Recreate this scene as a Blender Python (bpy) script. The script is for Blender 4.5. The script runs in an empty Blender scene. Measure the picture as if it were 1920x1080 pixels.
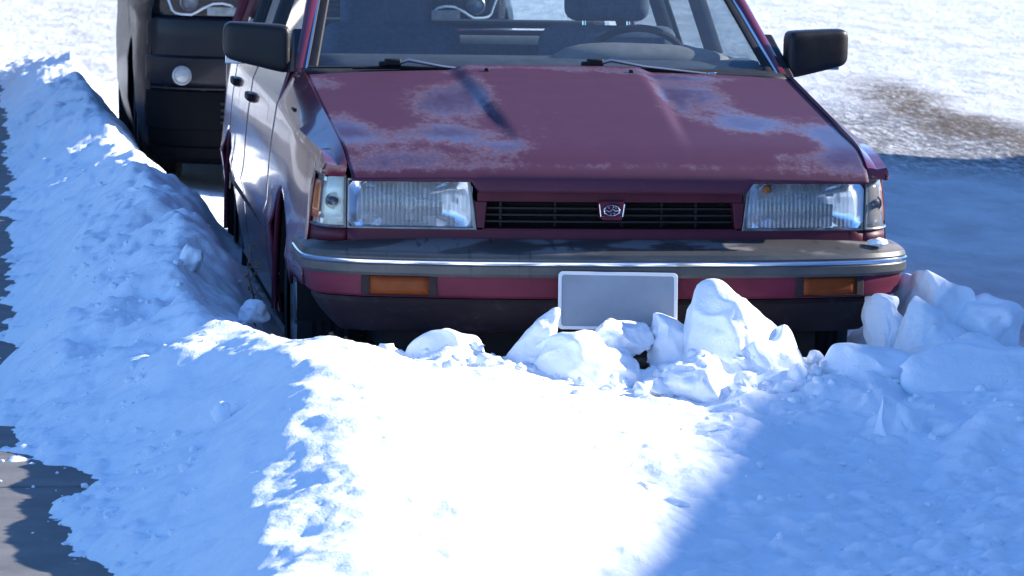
import bpy, bmesh, math, random
import numpy as np
from mathutils import Vector, Matrix, noise as mnoise
R = math.radians
SC = bpy.context.scene
COL = SC.collection

# ------------------------------------------------------------------ camera
# axes: the parked car's front centre is the origin, X to the photo's right, Y towards the car's rear, Z up
def set_camera():
    f, (px, py, pz) = 6780.0, (-1.627, -9.632, 1.543)
    yaw, pitch, roll = R(7.99), R(6.52), R(1.04)
    fw = Vector((math.sin(yaw)*math.cos(pitch), math.cos(yaw)*math.cos(pitch), -math.sin(pitch)))
    r = Vector((math.cos(yaw), -math.sin(yaw), 0)); u = r.cross(fw)
    r2 = math.cos(roll)*r + math.sin(roll)*u; u2 = -math.sin(roll)*r + math.cos(roll)*u
    cam = bpy.data.cameras.new('camera'); o = bpy.data.objects.new('camera', cam); COL.objects.link(o)
    M = Matrix((r2, u2, -fw)).transposed().to_4x4(); M.translation = (px, py, pz)
    o.matrix_world = M
    cam.sensor_width = 36; cam.lens = f/1920*36; cam.clip_start = .1; cam.clip_end = 2000
    cam.dof.use_dof = True; cam.dof.focus_distance = 10.0; cam.dof.aperture_fstop = 14.0
    SC.camera = o
set_camera()

# ------------------------------------------------------------------ light
SUN_EL, SUN_AZ = R(25.5), R(8.0)          # azimuth counted from +X towards +Y (behind the cars)
W = bpy.data.worlds.new('World'); SC.world = W; W.use_nodes = True
nt = W.node_tree; bg = nt.nodes['Background']
sky = nt.nodes.new('ShaderNodeTexSky'); sky.sky_type = 'NISHITA'; sky.sun_disc = False
sky.sun_elevation = SUN_EL; sky.sun_rotation = R(90) - SUN_AZ
sky.air_density = 1.0; sky.dust_density = .1; sky.ozone_density = 8.0; sky.altitude = 1600
nt.links.new(sky.outputs[0], bg.inputs[0]); bg.inputs[1].default_value = .15
sl = bpy.data.lights.new('sun', 'SUN'); sl.energy = 5.0; sl.angle = R(.55); sl.color = (1, .95, .87)
so = bpy.data.objects.new('sun', sl); COL.objects.link(so)
sd = Vector((math.cos(SUN_EL)*math.cos(SUN_AZ), math.cos(SUN_EL)*math.sin(SUN_AZ), math.sin(SUN_EL)))
so.rotation_euler = sd.to_track_quat('Z', 'Y').to_euler()
vs = SC.view_settings; vs.view_transform = 'Standard'; vs.look = 'None'; vs.gamma = 1; vs.use_curve_mapping = False
vs.exposure = 1.18
SC.cycles.max_bounces = 7; SC.cycles.diffuse_bounces = 4; SC.cycles.transparent_max_bounces = 16
SC.cycles.caustics_reflective = False; SC.cycles.caustics_refractive = False
SC.cycles.sample_clamp_indirect = 6

# ------------------------------------------------------------------ helpers: meshes and objects
class MB:
    def __init__(s): s.v = []; s.f = []
    def add(s, v, f):
        n = len(s.v); s.v += [tuple(p) for p in v]; s.f += [tuple(i+n for i in q) for q in f]; return s
    def box(s, c, d, rot=None):
        v = []
        for i in range(8):
            p = Vector(((i & 1)-.5, ((i >> 1) & 1)-.5, ((i >> 2) & 1)-.5)); p = Vector((p.x*d[0], p.y*d[1], p.z*d[2]))
            if rot is not None: p = rot @ p
            v.append(p+Vector(c))
        return s.add(v, [(0,2,3,1),(4,5,7,6),(0,1,5,4),(2,6,7,3),(0,4,6,2),(1,3,7,5)])
    def grid(s, P, flip=False, close=False):
        n, m = len(P), len(P[0]); v = [p for row in P for p in row]; f = []
        for i in range(n-1):
            for j in range(m if close else m-1):
                a, b = i*m+j, i*m+(j+1) % m; q = (a, b, b+m, a+m)
                f.append(q[::-1] if flip else q)
        return s.add(v, f)
    def tube(s, path, r, seg=8, caps=True, flat=1.0):
        path = [Vector(p) for p in path]; rs = r if hasattr(r, '__len__') else [r]*len(path); rows = []
        for i, p in enumerate(path):
            t = (path[min(i+1, len(path)-1)]-path[max(i-1, 0)]).normalized()
            up = Vector((0, 0, 1)) if abs(t.z) < .9 else Vector((0, 1, 0))
            a = t.cross(up).normalized(); b = a.cross(t)
            rows.append([p+rs[i]*(math.cos(k*2*math.pi/seg)*a+flat*math.sin(k*2*math.pi/seg)*b) for k in range(seg)])
        n = len(s.v); s.grid(rows, close=True)
        if caps:
            s.f.append(tuple(n+k for k in range(seg))[::-1]); m = n+(len(path)-1)*seg; s.f.append(tuple(m+k for k in range(seg)))
        return s
    def lathe(s, prof, c, ax='X', seg=32, sgn=1):
        rows = []
        for rr, h in prof:
            row = []
            for k in range(seg):
                a = k*2*math.pi/seg; q = (math.cos(a)*rr, math.sin(a)*rr)
                p = {'X': (h*sgn, q[0], q[1]), 'Y': (q[0], h*sgn, q[1]), 'Z': (q[0], q[1], h)}[ax]
                row.append(Vector(p)+Vector(c))
            rows.append(row)
        return s.grid(rows, close=True)
    def prism(s, pts, off):
        n = len(pts); off = Vector(off); v = [Vector(p) for p in pts]+[Vector(p)+off for p in pts]
        f = [tuple(range(n))[::-1], tuple(range(n, 2*n))]+[(i, (i+1) % n, n+(i+1) % n, n+i) for i in range(n)]
        return s.add(v, f)
    def ring(s, inner, outer, off):
        n = len(inner); off = Vector(off)
        v = [Vector(p) for p in inner]+[Vector(p) for p in outer]; v += [p+off for p in v[:]]
        f = []
        for i in range(n):
            j = (i+1) % n
            f += [(i, j, n+j, n+i), (2*n+i, 3*n+i, 3*n+j, 2*n+j), (n+i, n+j, 3*n+j, 3*n+i), (i, 2*n+i, 2*n+j, j)]
        return s.add(v, f)

def obj(name, mb, mat, parent=None, smooth=35, bevel=0, seg=2, solid=0, recalc=True, subd=0):
    me = bpy.data.meshes.new(name)
    me.from_pydata([tuple(p) for p in mb.v], [], mb.f); me.validate()
    if recalc:
        b = bmesh.new(); b.from_mesh(me); bmesh.ops.recalc_face_normals(b, faces=b.faces); b.to_mesh(me); b.free()
    if mat is not None: me.materials.append(mat)
    o = bpy.data.objects.new(name, me); COL.objects.link(o)
    if parent is not None: o.parent = parent
    if smooth:
        me.shade_smooth(); me.set_sharp_from_angle(angle=R(smooth))
    if solid:
        m = o.modifiers.new('thickness', 'SOLIDIFY'); m.thickness = abs(solid); m.offset = -1 if solid > 0 else 1
    if bevel:
        m = o.modifiers.new('bevel', 'BEVEL'); m.width = bevel; m.segments = seg; m.limit_method = 'ANGLE'; m.angle_limit = R(40); m.harden_normals = False
    if subd:
        m = o.modifiers.new('sub', 'SUBSURF'); m.levels = m.render_levels = subd
    return o
def tag(o, label=None, cat=None, group=None, kind=None):
    for k, v in (('label', label), ('category', cat), ('group', group), ('kind', kind)):
        if v: o[k] = v
    return o
def empty(name, loc=(0, 0, 0), rz=0):
    o = bpy.data.objects.new(name, None); COL.objects.link(o); o.location = loc; o.rotation_euler = (0, 0, rz); o.empty_display_size = .2
    return o
def interp(tab, x):
    return float(np.interp(x, [t[0] for t in tab], [t[1] for t in tab]))
def sinterp(tab, x):                       # smooth (monotone-ish Catmull-Rom) table lookup
    n = len(tab)
    if x <= tab[0][0]: return tab[0][1]
    if x >= tab[-1][0]: return tab[-1][1]
    for i in range(n-1):
        if tab[i][0] <= x <= tab[i+1][0]: break
    x0, y0 = tab[i]; x1, y1 = tab[i+1]
    m0 = (y1-tab[i-1][1])/(x1-tab[i-1][0]) if i > 0 else (y1-y0)/(x1-x0)
    m1 = (tab[i+2][1]-y0)/(tab[i+2][0]-x0) if i+2 < n else (y1-y0)/(x1-x0)
    h = x1-x0; t = (x-x0)/h
    return (2*t**3-3*t*t+1)*y0+(t**3-2*t*t+t)*h*m0+(-2*t**3+3*t*t)*y1+(t**3-t*t)*h*m1
def ss(a, b, x):
    t = min(1, max(0, (x-a)/(b-a))); return t*t*(3-2*t)
def lin(a, b, n): return [a+(b-a)*i/(n-1) for i in range(n)]

# ------------------------------------------------------------------ helpers: materials
class N:
    def __init__(s, name):
        s.m = bpy.data.materials.new(name); s.m.use_nodes = True; s.t = s.m.node_tree
        s.b = s.t.nodes['Principled BSDF']; s.out = s.t.nodes['Material Output']
        s.tc = None
    def co(s, which='Object'):
        if s.tc is None: s.tc = s.t.nodes.new('ShaderNodeTexCoord')
        return s.tc.outputs[which]
    def set(s, k, v):
        i = s.b.inputs[k]
        if hasattr(v, 'is_linked') or isinstance(v, bpy.types.NodeSocket): s.t.links.new(v, i)
        elif hasattr(v, '__len__') and len(v) == 3 and k not in ('Normal', 'Subsurface Radius'): i.default_value = (*v, 1)
        else: i.default_value = v
        return s
    def link(s, a, b): s.t.links.new(a, b)
    def val(s, i, v):
        if isinstance(v, bpy.types.NodeSocket): s.t.links.new(v, i)
        else: i.default_value = v
    def math(s, op, a, b=0.0, c=0.0, clamp=False):
        n = s.t.nodes.new('ShaderNodeMath'); n.operation = op; n.use_clamp = clamp
        for i, v in zip(n.inputs, (a, b, c)): s.val(i, v)
        return n.outputs[0]
    def noise(s, scale, detail=4, rough=.55, vec=None, stretch=None, dist=0):
        v = vec if vec is not None else s.co()
        if stretch is not None:
            mp = s.t.nodes.new('ShaderNodeMapping'); s.link(v, mp.inputs[0]); mp.inputs['Scale'].default_value = stretch; v = mp.outputs[0]
        n = s.t.nodes.new('ShaderNodeTexNoise'); s.link(v, n.inputs['Vector'])
        n.inputs['Scale'].default_value = scale; n.inputs['Detail'].default_value = detail; n.inputs['Roughness'].default_value = rough
        n.inputs['Distortion'].default_value = dist
        return n.outputs[0]
    def voro(s, scale, vec=None, feat='F1'):
        n = s.t.nodes.new('ShaderNodeTexVoronoi'); s.link(vec if vec is not None else s.co(), n.inputs['Vector'])
        n.inputs['Scale'].default_value = scale; n.feature = feat
        return n.outputs[0]
    def sstep(s, a, b, x):
        n = s.t.nodes.new('ShaderNodeMapRange'); n.interpolation_type = 'SMOOTHSTEP'
        s.val(n.inputs['Value'], x); n.inputs['From Min'].default_value = a; n.inputs['From Max'].default_value = b
        return n.outputs[0]
    def mix(s, fac, a, b):
        n = s.t.nodes.new('ShaderNodeMix'); n.data_type = 'RGBA'
        s.val(n.inputs[0], fac)
        for i, v in ((6, a), (7, b)):
            if isinstance(v, bpy.types.NodeSocket): s.link(v, n.inputs[i])
            else: n.inputs[i].default_value = (*v, 1)
        return n.outputs[2]
    def fmix(s, fac, a, b):
        n = s.t.nodes.new('ShaderNodeMix'); n.data_type = 'FLOAT'
        s.val(n.inputs[0], fac); s.val(n.inputs[2], a); s.val(n.inputs[3], b)
        return n.outputs[0]
    def xyz(s, vec=None):
        n = s.t.nodes.new('ShaderNodeSeparateXYZ'); s.link(vec if vec is not None else s.co(), n.inputs[0]); return n.outputs
    def bump(s, h, strength=.3, dist=.01, normal=None):
        n = s.t.nodes.new('ShaderNodeBump'); s.link(h, n.inputs['Height']); n.inputs['Strength'].default_value = strength; n.inputs['Distance'].default_value = dist
        if normal is not None: s.link(normal, n.inputs['Normal'])
        return n.outputs[0]

def plain(name, col, rough=.5, metal=0, spec=.5, coat=0, vary=.0, scale=20, bump=0, bscale=200):
    n = N(name)
    if vary:
        k = n.noise(scale, 5, .6); f = n.sstep(.3, .7, k)
        n.set('Base Color', n.mix(f, tuple(c*(1-vary) for c in col), tuple(min(1, c*(1+vary)) for c in col)))
        n.set('Roughness', n.fmix(f, max(.02, rough*(1-vary*.5)), min(1, rough*(1+vary*.5))))
    else:
        n.set('Base Color', col); n.set('Roughness', rough)
    n.set('Metallic', metal); n.set('Specular IOR Level', spec); n.set('Coat Weight', coat); n.set('Coat Roughness', .06)
    if bump: n.set('Normal', n.bump(n.noise(bscale, 3, .6), bump, .002))
    return n.m
def glassmat(name, tint=(.75, .85, .9), refl=1.0, rough=.0, flute=None, film=0.0, filmcol=(.5, .6, .7)):
    n = N(name); t = n.t
    tr = t.nodes.new('ShaderNodeBsdfTransparent'); tr.inputs[0].default_value = (*tint, 1)
    gl = t.nodes.new('ShaderNodeBsdfGlossy'); gl.inputs['Roughness'].default_value = rough; gl.inputs[0].default_value = (1, 1, 1, 1)
    lw = t.nodes.new('ShaderNodeLayerWeight'); lw.inputs[0].default_value = .5
    fres = n.math('ADD', .04, n.math('MULTIPLY', n.math('POWER', lw.outputs['Facing'], 5.0), .96))
    base = tr.outputs[0]
    if film:
        df = t.nodes.new('ShaderNodeBsdfDiffuse'); df.inputs[0].default_value = (*filmcol, 1)
        mf = t.nodes.new('ShaderNodeMixShader')
        k = n.noise(9, 6, .7); n.link(n.math('MULTIPLY', n.math('ADD', .72, n.math('MULTIPLY', n.sstep(.3, .8, k), .28)), film), mf.inputs[0])
        n.link(base, mf.inputs[1]); n.link(df.outputs[0], mf.inputs[2]); base = mf.outputs[0]
    ms = t.nodes.new('ShaderNodeMixShader')
    n.link(n.math('MULTIPLY', fres, refl, clamp=True), ms.inputs[0]); n.link(base, ms.inputs[1]); n.link(gl.outputs[0], ms.inputs[2])
    if flute:
        x = n.xyz()
        w = n.math('SINE', n.math('MULTIPLY', x[0], flute))
        nb = n.bump(w, .6, .004); n.link(nb, gl.inputs['Normal'])
    n.link(ms.outputs[0], n.out.inputs[0])
    return n.m

def paint_maroon(name, peel=None):
    n = N(name)
    k = n.noise(3, 4, .5)
    base = n.mix(k, (.115, .016, .034), (.135, .020, .042))
    dirt = n.sstep(.5, .8, n.noise(7, 6, .65))
    if peel is None:
        n.set('Base Color', n.mix(n.math('MULTIPLY', dirt, .25), base, (.20, .16, .16)))
        n.set('Roughness', n.fmix(dirt, .18, .34)); n.set('Coat Weight', .6); n.set('Coat Roughness', .05); n.set('Specular IOR Level', .35)
        n.set('Normal', n.bump(n.noise(35, 2, .5), .03, .004))
    else:
        x = n.xyz(); acc = None
        for (cx, cy, rx, ry, a) in peel:
            dx = n.math('DIVIDE', n.math('SUBTRACT', x[0], cx), rx); dy = n.math('DIVIDE', n.math('SUBTRACT', x[1], cy), ry)
            d = n.math('ADD', n.math('MULTIPLY', dx, dx), n.math('MULTIPLY', dy, dy))
            g = n.math('MULTIPLY', n.math('EXPONENT', n.math('MULTIPLY', d, -1.0)), a)
            acc = g if acc is None else n.math('ADD', acc, g)
        big = n.noise(5, 3, .5, stretch=(1, .5, 1)); fine = n.noise(30, 9, .78, stretch=(1, .5, 1))
        s = n.math('ADD', acc, n.math('ADD', n.math('MULTIPLY', n.math('SUBTRACT', big, .5), .9), n.math('MULTIPLY', n.math('SUBTRACT', fine, .5), 1.35)))
        gloss = n.sstep(.36, .68, s)
        edge = n.math('MULTIPLY', n.sstep(.22, .48, s), n.math('SUBTRACT', 1.0, n.sstep(.48, .95, s)))
        speck = n.sstep(.45, .68, n.noise(90, 4, .75))
        edge = n.math('MULTIPLY', edge, n.math('ADD', n.math('MULTIPLY', speck, .55), .4))
        matte = n.mix(n.noise(14, 6, .6), (.048, .0135, .036), (.066, .019, .046))
        c = n.mix(gloss, matte, (.044, .014, .042))
        c = n.mix(n.math('MULTIPLY', edge, .50), c, (.21, .165, .21))
        n.set('Base Color', c)
        n.set('Roughness', n.fmix(gloss, .62, .40)); n.set('Specular IOR Level', n.fmix(gloss, .25, .5))
        n.set('Coat Weight', n.math('MULTIPLY', gloss, .42)); n.set('Coat Roughness', .10)
        n.set('Normal', n.bump(n.math('ADD', n.math('MULTIPLY', gloss, .6), n.math('MULTIPLY', fine, .25)), .25, .0012))
    return n.m

def snow_mat(name, dirt=0.0, bscale=1.0):
    n = N(name)
    a = n.noise(28*bscale, 6, .62); b = n.noise(160*bscale, 4, .65); c = n.noise(7*bscale, 4, .55)
    col = n.mix(c, (.82, .88, .96), (.90, .93, .97))
    if dirt:
        d = n.math('MULTIPLY', n.sstep(.62, .80, n.noise(5, 8, .7)), dirt); col = n.mix(d, col, (.30, .25, .22))
    grit = n.math('MULTIPLY', n.math('SUBTRACT', 1.0, n.sstep(.06, .16, n.voro(55))), n.sstep(.62, .70, n.noise(4.0, 3, .6)))
    col = n.mix(n.math('MULTIPLY', grit, .6), col, (.20, .17, .15))
    n.set('Base Color', col); n.set('Roughness', .75); n.set('Specular IOR Level', .25)
    h = n.math('ADD', n.math('MULTIPLY', a, 1.0), n.math('MULTIPLY', b, .35))
    n.set('Normal', n.bump(h, .40, .014))
    return n.m

M = {}
M['paint'] = paint_maroon('maroon_paint')
M['hood'] = paint_maroon('maroon_peeling_paint', peel=[
    (-.37, .78, .12, .26, .66), (-.39, .33, .17, .13, .85), (-.70, .42, .09, .24, 1.0), (-.72, 1.08, .08, .12, .6), (-.27, .19, .10, .06, .55),
    (-.27, .95, .06, .25, .5), (.38, .90, .11, .20, .66), (.465, .52, .13, .16, .98), (.30, 1.15, .30, .05, .62), (.69, .30, .08, .22, 1.0), (.31, .75, .04, .25, .45),
    (.58, .13, .16, .05, .45), (-.55, .11, .25, .05, .5), (0, .06, 1.2, .03, .32), (-.1, 1.19, .3, .03, .5)])
M['fender'] = paint_maroon('maroon_fender_paint')
M['black'] = plain('black_plastic', (.014, .014, .017), .6, spec=.25, vary=.25, scale=40, bump=.15)
M['mirror_black'] = plain('mirror_black_plastic', (.014, .013, .015), .45, spec=.35, vary=.2, scale=25, bump=.1)
M['void'] = plain('black_underside', (.008, .008, .009), .9)
M['rubber'] = plain('tyre_rubber', (.016, .016, .018), .85, vary=.4, scale=30, bump=.3)
M['steel'] = plain('wheel_steel', (.30, .31, .32), .45, .7, vary=.4)
M['chrome'] = plain('chrome_trim', (.80, .82, .85), .18, 1)
M['reflector'] = plain('lamp_reflector', (.78, .82, .88), .16, 1)
M['lampframe'] = plain('lamp_frame', (.20, .21, .22), .35, .6, vary=.3)
M['amber'] = plain('amber_plastic', (.55, .13, .015), .25, coat=.5, vary=.2, scale=60)
M['amber_dark'] = plain('amber_signal_lens', (.19, .042, .008), .45, spec=.2, vary=.10, scale=30)
M['dull'] = plain('dull_maroon_paint', (.070, .010, .026), .5, spec=.3, vary=.15, scale=12)
M['plate'] = plain('plate_enamel', (.24, .28, .34), .42, spec=.35, coat=.0, vary=.14, scale=5)
M['plate_edge'] = plain('plate_edge', (.70, .74, .78), .3, coat=.3)
M['fabric'] = plain('seat_fabric', (.075, .092, .13), .95, vary=.2, scale=60, bump=.3, bscale=300)
M['trim'] = plain('interior_trim', (.020, .024, .032), .8, vary=.2)
M['dash'] = plain('dashboard_vinyl', (.055, .055, .062), .7, vary=.2, bump=.2, bscale=400)
M['cluster'] = plain('brown_vinyl_sunlit', (.20, .165, .145), .75, vary=.15, bump=.2, bscale=400)  # brown vinyl, lightened to stand in for sun on the dashboard
M['glass'] = glassmat('window_glass', (.72, .82, .86), 1.0, film=.065, filmcol=(.35, .45, .6))
M['lens'] = glassmat('headlight_glass', (.88, .92, .95), 1.3, rough=.03, flute=520, film=.30, filmcol=(.70, .82, .94))
M['clear'] = glassmat('corner_lamp_glass', (.85, .86, .86), 1.2, rough=.03, film=.3, filmcol=(.5, .5, .5))
M['bulb'] = plain('bulb_shield', (.10, .11, .13), .3, .8)
M['rust'] = plain('rusty_leaf', (.25, .09, .02), .8, vary=.3, scale=80)
M['wood'] = plain('dry_twig', (.12, .075, .045), .85, vary=.3, scale=60)
M['ice'] = plain('ice_stick', (.72, .76, .82), .2, coat=.5)
M['snow'] = snow_mat('snow')
M['snow_dirty'] = snow_mat('dirty_snow', dirt=.45)
def bumper_mat():
    n = N('weathered_bumper_rubber_lit_top')
    k = n.noise(6, 6, .65, stretch=(1, 1, 3)); st = n.noise(14, 3, .5, stretch=(3, 1, .15))
    x = n.xyz()
    top = n.sstep(.518, .540, x[2])
    lit_blot = n.math('MULTIPLY', top, n.sstep(.47, .56, n.noise(4.5, 3, .5, stretch=(1, 2.5, 4))))
    c = n.mix(n.sstep(.35, .7, k), (.040, .046, .052), (.075, .078, .082))
    c = n.mix(n.math('MULTIPLY', top, .5), c, (.060, .052, .050))
    c = n.mix(n.math('MULTIPLY', lit_blot, .6), c, (.24, .22, .23))  # pale blotches painted in for the lit patches on the bumper top
    c = n.mix(n.math('MULTIPLY', n.sstep(.62, .70, st), .6), c, (.015, .015, .02))
    n.set('Base Color', c); n.set('Roughness', n.fmix(lit_blot, .42, .7)); n.set('Normal', n.bump(n.noise(60, 4), .1, .003))
    return n.m
M['bumper'] = bumper_mat()
def band_mat():
    n = N('faded_red_band'); k = n.noise(5, 5, .6, stretch=(1, 1, 3))
    n.set('Base Color', n.mix(n.sstep(.3, .7, k), (.085, .009, .026), (.140, .020, .046))); n.set('Roughness', .5)
    n.set('Specular IOR Level', .2)
    return n.m
M['band'] = band_mat()
def valance_mat():
    n = N('dirty_valance'); k = n.noise(4, 6, .65, stretch=(1, 1, 3)); st = n.noise(10, 5, .7, dist=1.5)
    c = n.mix(n.sstep(.35, .7, k), (.012, .008, .012), (.026, .015, .021))
    c = n.mix(n.math('MULTIPLY', n.sstep(.55, .66, st), .3), c, (.06, .06, .07))
    n.set('Base Color', c); n.set('Roughness', .65); n.set('Specular IOR Level', .3)
    return n.m
M['valance'] = valance_mat()
M['arm'] = plain('wiper_arm_metal', (.45, .46, .50), .35, .8)
M['dark_plastic'] = plain('dark_bumper_plastic', (.0035, .004, .0055), .7, spec=.06, vary=.3, scale=30)
M['lampglass'] = glassmat('clean_lamp_glass', (.9, .92, .94), 1.0)
# ================================================================== the setting
rng = np.random.default_rng(7)
def vnoise(x, y, seed):
    xi = np.floor(x).astype(np.int64); yi = np.floor(y).astype(np.int64); xf = x-xi; yf = y-yi
    u = xf*xf*xf*(xf*(xf*6-15)+10); v = yf*yf*yf*(yf*(yf*6-15)+10)
    def h(a, b):
        n = (a*374761393+b*668265263+seed*982451653) & 0x7fffffff
        n = ((n ^ (n >> 13))*1274126177) & 0x7fffffff
        return ((n ^ (n >> 16)) & 0xffff)/65535.0
    return (h(xi, yi)*(1-u)+h(xi+1, yi)*u)*(1-v)+(h(xi, yi+1)*(1-u)+h(xi+1, yi+1)*u)*v
def fbm(x, y, seed, oct=4, gain=.5):
    a, t, s = 1.0, 0, 0
    for i in range(oct):
        s = s+a*(vnoise(x*2**i+i*17.3, y*2**i-i*9.1, seed+i)-.5); t += a; a *= gain
    return s/t*2
def lumps(x, y, cell, seed, dens=.6):       # rounded clods: highest hemisphere over jittered cells
    gx = np.floor(x/cell).astype(np.int64); gy = np.floor(y/cell).astype(np.int64); out = np.zeros_like(x)
    def h(a, b, k):
        n = (a*374761393+b*668265263+(seed+k)*982451653) & 0x7fffffff
        n = ((n ^ (n >> 13))*1274126177) & 0x7fffffff
        return ((n ^ (n >> 16)) & 0xffff)/65535.0
    for i in (-1, 0, 1):
        for j in (-1, 0, 1):
            a, b = gx+i, gy+j
            px = (a+h(a, b, 1))*cell; py = (b+h(a, b, 2))*cell; r = cell*(.25+.5*h(a, b, 3))
            on = h(a, b, 4) < dens
            d2 = ((x-px)**2+(y-py)**2)/(r*r)
            out = np.maximum(out, np.where(on & (d2 < 1), np.sqrt(np.maximum(0, 1-d2))*r, 0))
    return out
def sstep(a, b, x):
    t = np.clip((x-a)/(b-a), 0, 1); return t*t*(3-2*t)

ROWS = [  # snow heights: (Y, [(X, z) ...])
 (-4.0, [(-2.2,-.05),(-1.30,.00),(-1.20,.06),(-1.05,.14),(-.6,.16),(-.2,.12),(.4,.10),(1.2,.09),(2.4,.07)]),
 (-2.9, [(-2.2,-.05),(-1.40,.02),(-1.30,.10),(-1.15,.23),(-.9,.24),(-.6,.20),(-.2,.12),(.4,.10),(1.2,.10),(2.4,.07)]),
 (-2.3, [(-2.2,-.05),(-1.46,.02),(-1.34,.11),(-1.12,.29),(-.92,.31),(-.6,.25),(-.2,.13),(.3,.10),(1,.09),(2.4,.07)]),
 (-1.75,[(-2.2,-.05),(-1.58,.02),(-1.46,.12),(-1.22,.25),(-1.0,.37),(-.75,.36),(-.5,.29),(-.2,.19),(.3,.12),(1,.09),(2.4,.07)]),
 (-1.4, [(-2.2,-.05),(-1.62,.02),(-1.48,.11),(-1.2,.23),(-.94,.38),(-.6,.32),(-.2,.23),(.2,.15),(.6,.10),(1.2,.10),(2.4,.07)]),
 (-1.08,[(-2.2,-.05),(-1.50,.03),(-1.36,.11),(-1.15,.24),(-.93,.36),(-.6,.30),(-.2,.25),(.2,.17),(.5,.12),(.8,.16),(1.3,.12),(2.4,.06)]),
 (-.65, [(-2.2,-.02),(-1.72,.03),(-1.56,.10),(-1.3,.20),(-1.0,.35),(-.8,.33),(-.5,.27),(-.2,.25),(.1,.20),(.35,.17),(.6,.18),(.9,.24),(1.3,.17),(2.4,.05)]),
 (-.35, [(-2.2,-.02),(-1.75,.03),(-1.60,.10),(-1.3,.24),(-1.05,.36),(-.8,.29),(-.5,.25),(0,.21),(.4,.21),(.6,.27),(.8,.24),(1,.28),(1.3,.20),(1.7,.06),(2.4,-.06)]),
 (.1,   [(-2.2,-.02),(-1.75,.04),(-1.62,.10),(-1.3,.28),(-1.1,.37),(-.9,.27),(-.7,.19),(0,.10),(.5,.12),(.75,.20),(.95,.34),(1.15,.28),(1.4,.14),(1.7,.0),(2.4,-.10)]),
 (.6,   [(-2.2,-.02),(-1.75,.04),(-1.64,.10),(-1.35,.30),(-1.12,.41),(-.95,.29),(-.8,.11),(0,.03),(.7,.08),(.95,.26),(1.2,.18),(1.5,.02),(1.7,-.08),(2.4,-.10)]),
 (1.4,  [(-2.2,-.02),(-1.70,.03),(-1.585,.10),(-1.35,.34),(-1.08,.47),(-.95,.33),(-.82,.10),(0,.0),(.9,.06),(1.1,.08),(1.4,.0),(1.6,-.08),(2.4,-.10)]),
 (2.8,  [(-2.2,-.02),(-1.70,.03),(-1.585,.10),(-1.4,.31),(-1.15,.47),(-.96,.38),(-.85,.16),(0,-.04),(.6,-.10),(2.4,-.12)]),
 (4.0,  [(-2.2,-.02),(-1.70,.03),(-1.585,.10),(-1.4,.235),(-1.14,.41),(-.93,.34),(-.80,.18),(-.6,.08),(0,-.02),(.6,-.10),(2.4,-.12)]),
 (5.5,  [(-2.2,-.02),(-1.70,.03),(-1.585,.10),(-1.4,.205),(-1.16,.35),(-1.02,.26),(-.90,.05),(0,-.04),(.6,-.10),(2.4,-.12)]),
 (9.5,  [(-2.3,-.02),(-1.70,.03),(-1.59,.10),(-1.4,.26),(-1.2,.37),(-1.08,.24),(-.96,.03),(0,-.05),(.6,-.10),(2.4,-.12)]),
 (13.5, [(-2.3,-.02),(-1.74,.03),(-1.62,.10),(-1.42,.27),(-1.22,.33),(-1.08,.16),(-.96,.0),(0,-.05),(.6,-.10),(2.4,-.12)]),
 (17.0, [(-2.3,-.02),(-1.9,.04),(-1.7,.08),(-1.45,.14),(-1.25,.14),(-1.1,.05),(-.96,-.03),(0,-.05),(.6,-.10),(2.4,-.12)]),
 (19.5, [(-2.3,-.03),(0,-.08),(2.4,-.12)]),
]
def base_height(X, Y):
    xs = np.linspace(-2.4, 2.6, 501); tab = []
    for y, r in ROWS:
        z = np.interp(xs, [p[0] for p in r], [p[1] for p in r])
        k = np.exp(-np.linspace(-2, 2, 13)**2); k /= k.sum(); tab.append(np.convolve(np.pad(z, 6, mode='edge'), k, 'valid'))
    tab = np.array(tab); ys = np.array([r[0] for r in ROWS])
    i = np.clip(np.searchsorted(ys, Y)-1, 0, len(ys)-2); t = np.clip((Y-ys[i])/(ys[i+1]-ys[i]), 0, 1)
    def row(k): 
        k = np.clip(k, 0, len(ys)-1); fx = np.clip((X+2.4)/5*500, 0, 499.999); j = fx.astype(int); w = fx-j
        return tab[k, j]*(1-w)+tab[k, j+1]*w
    s = t*t*(3-2*t)*.6+t*.4
    return row(i)*(1-s)+row(i+1)*s
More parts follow.
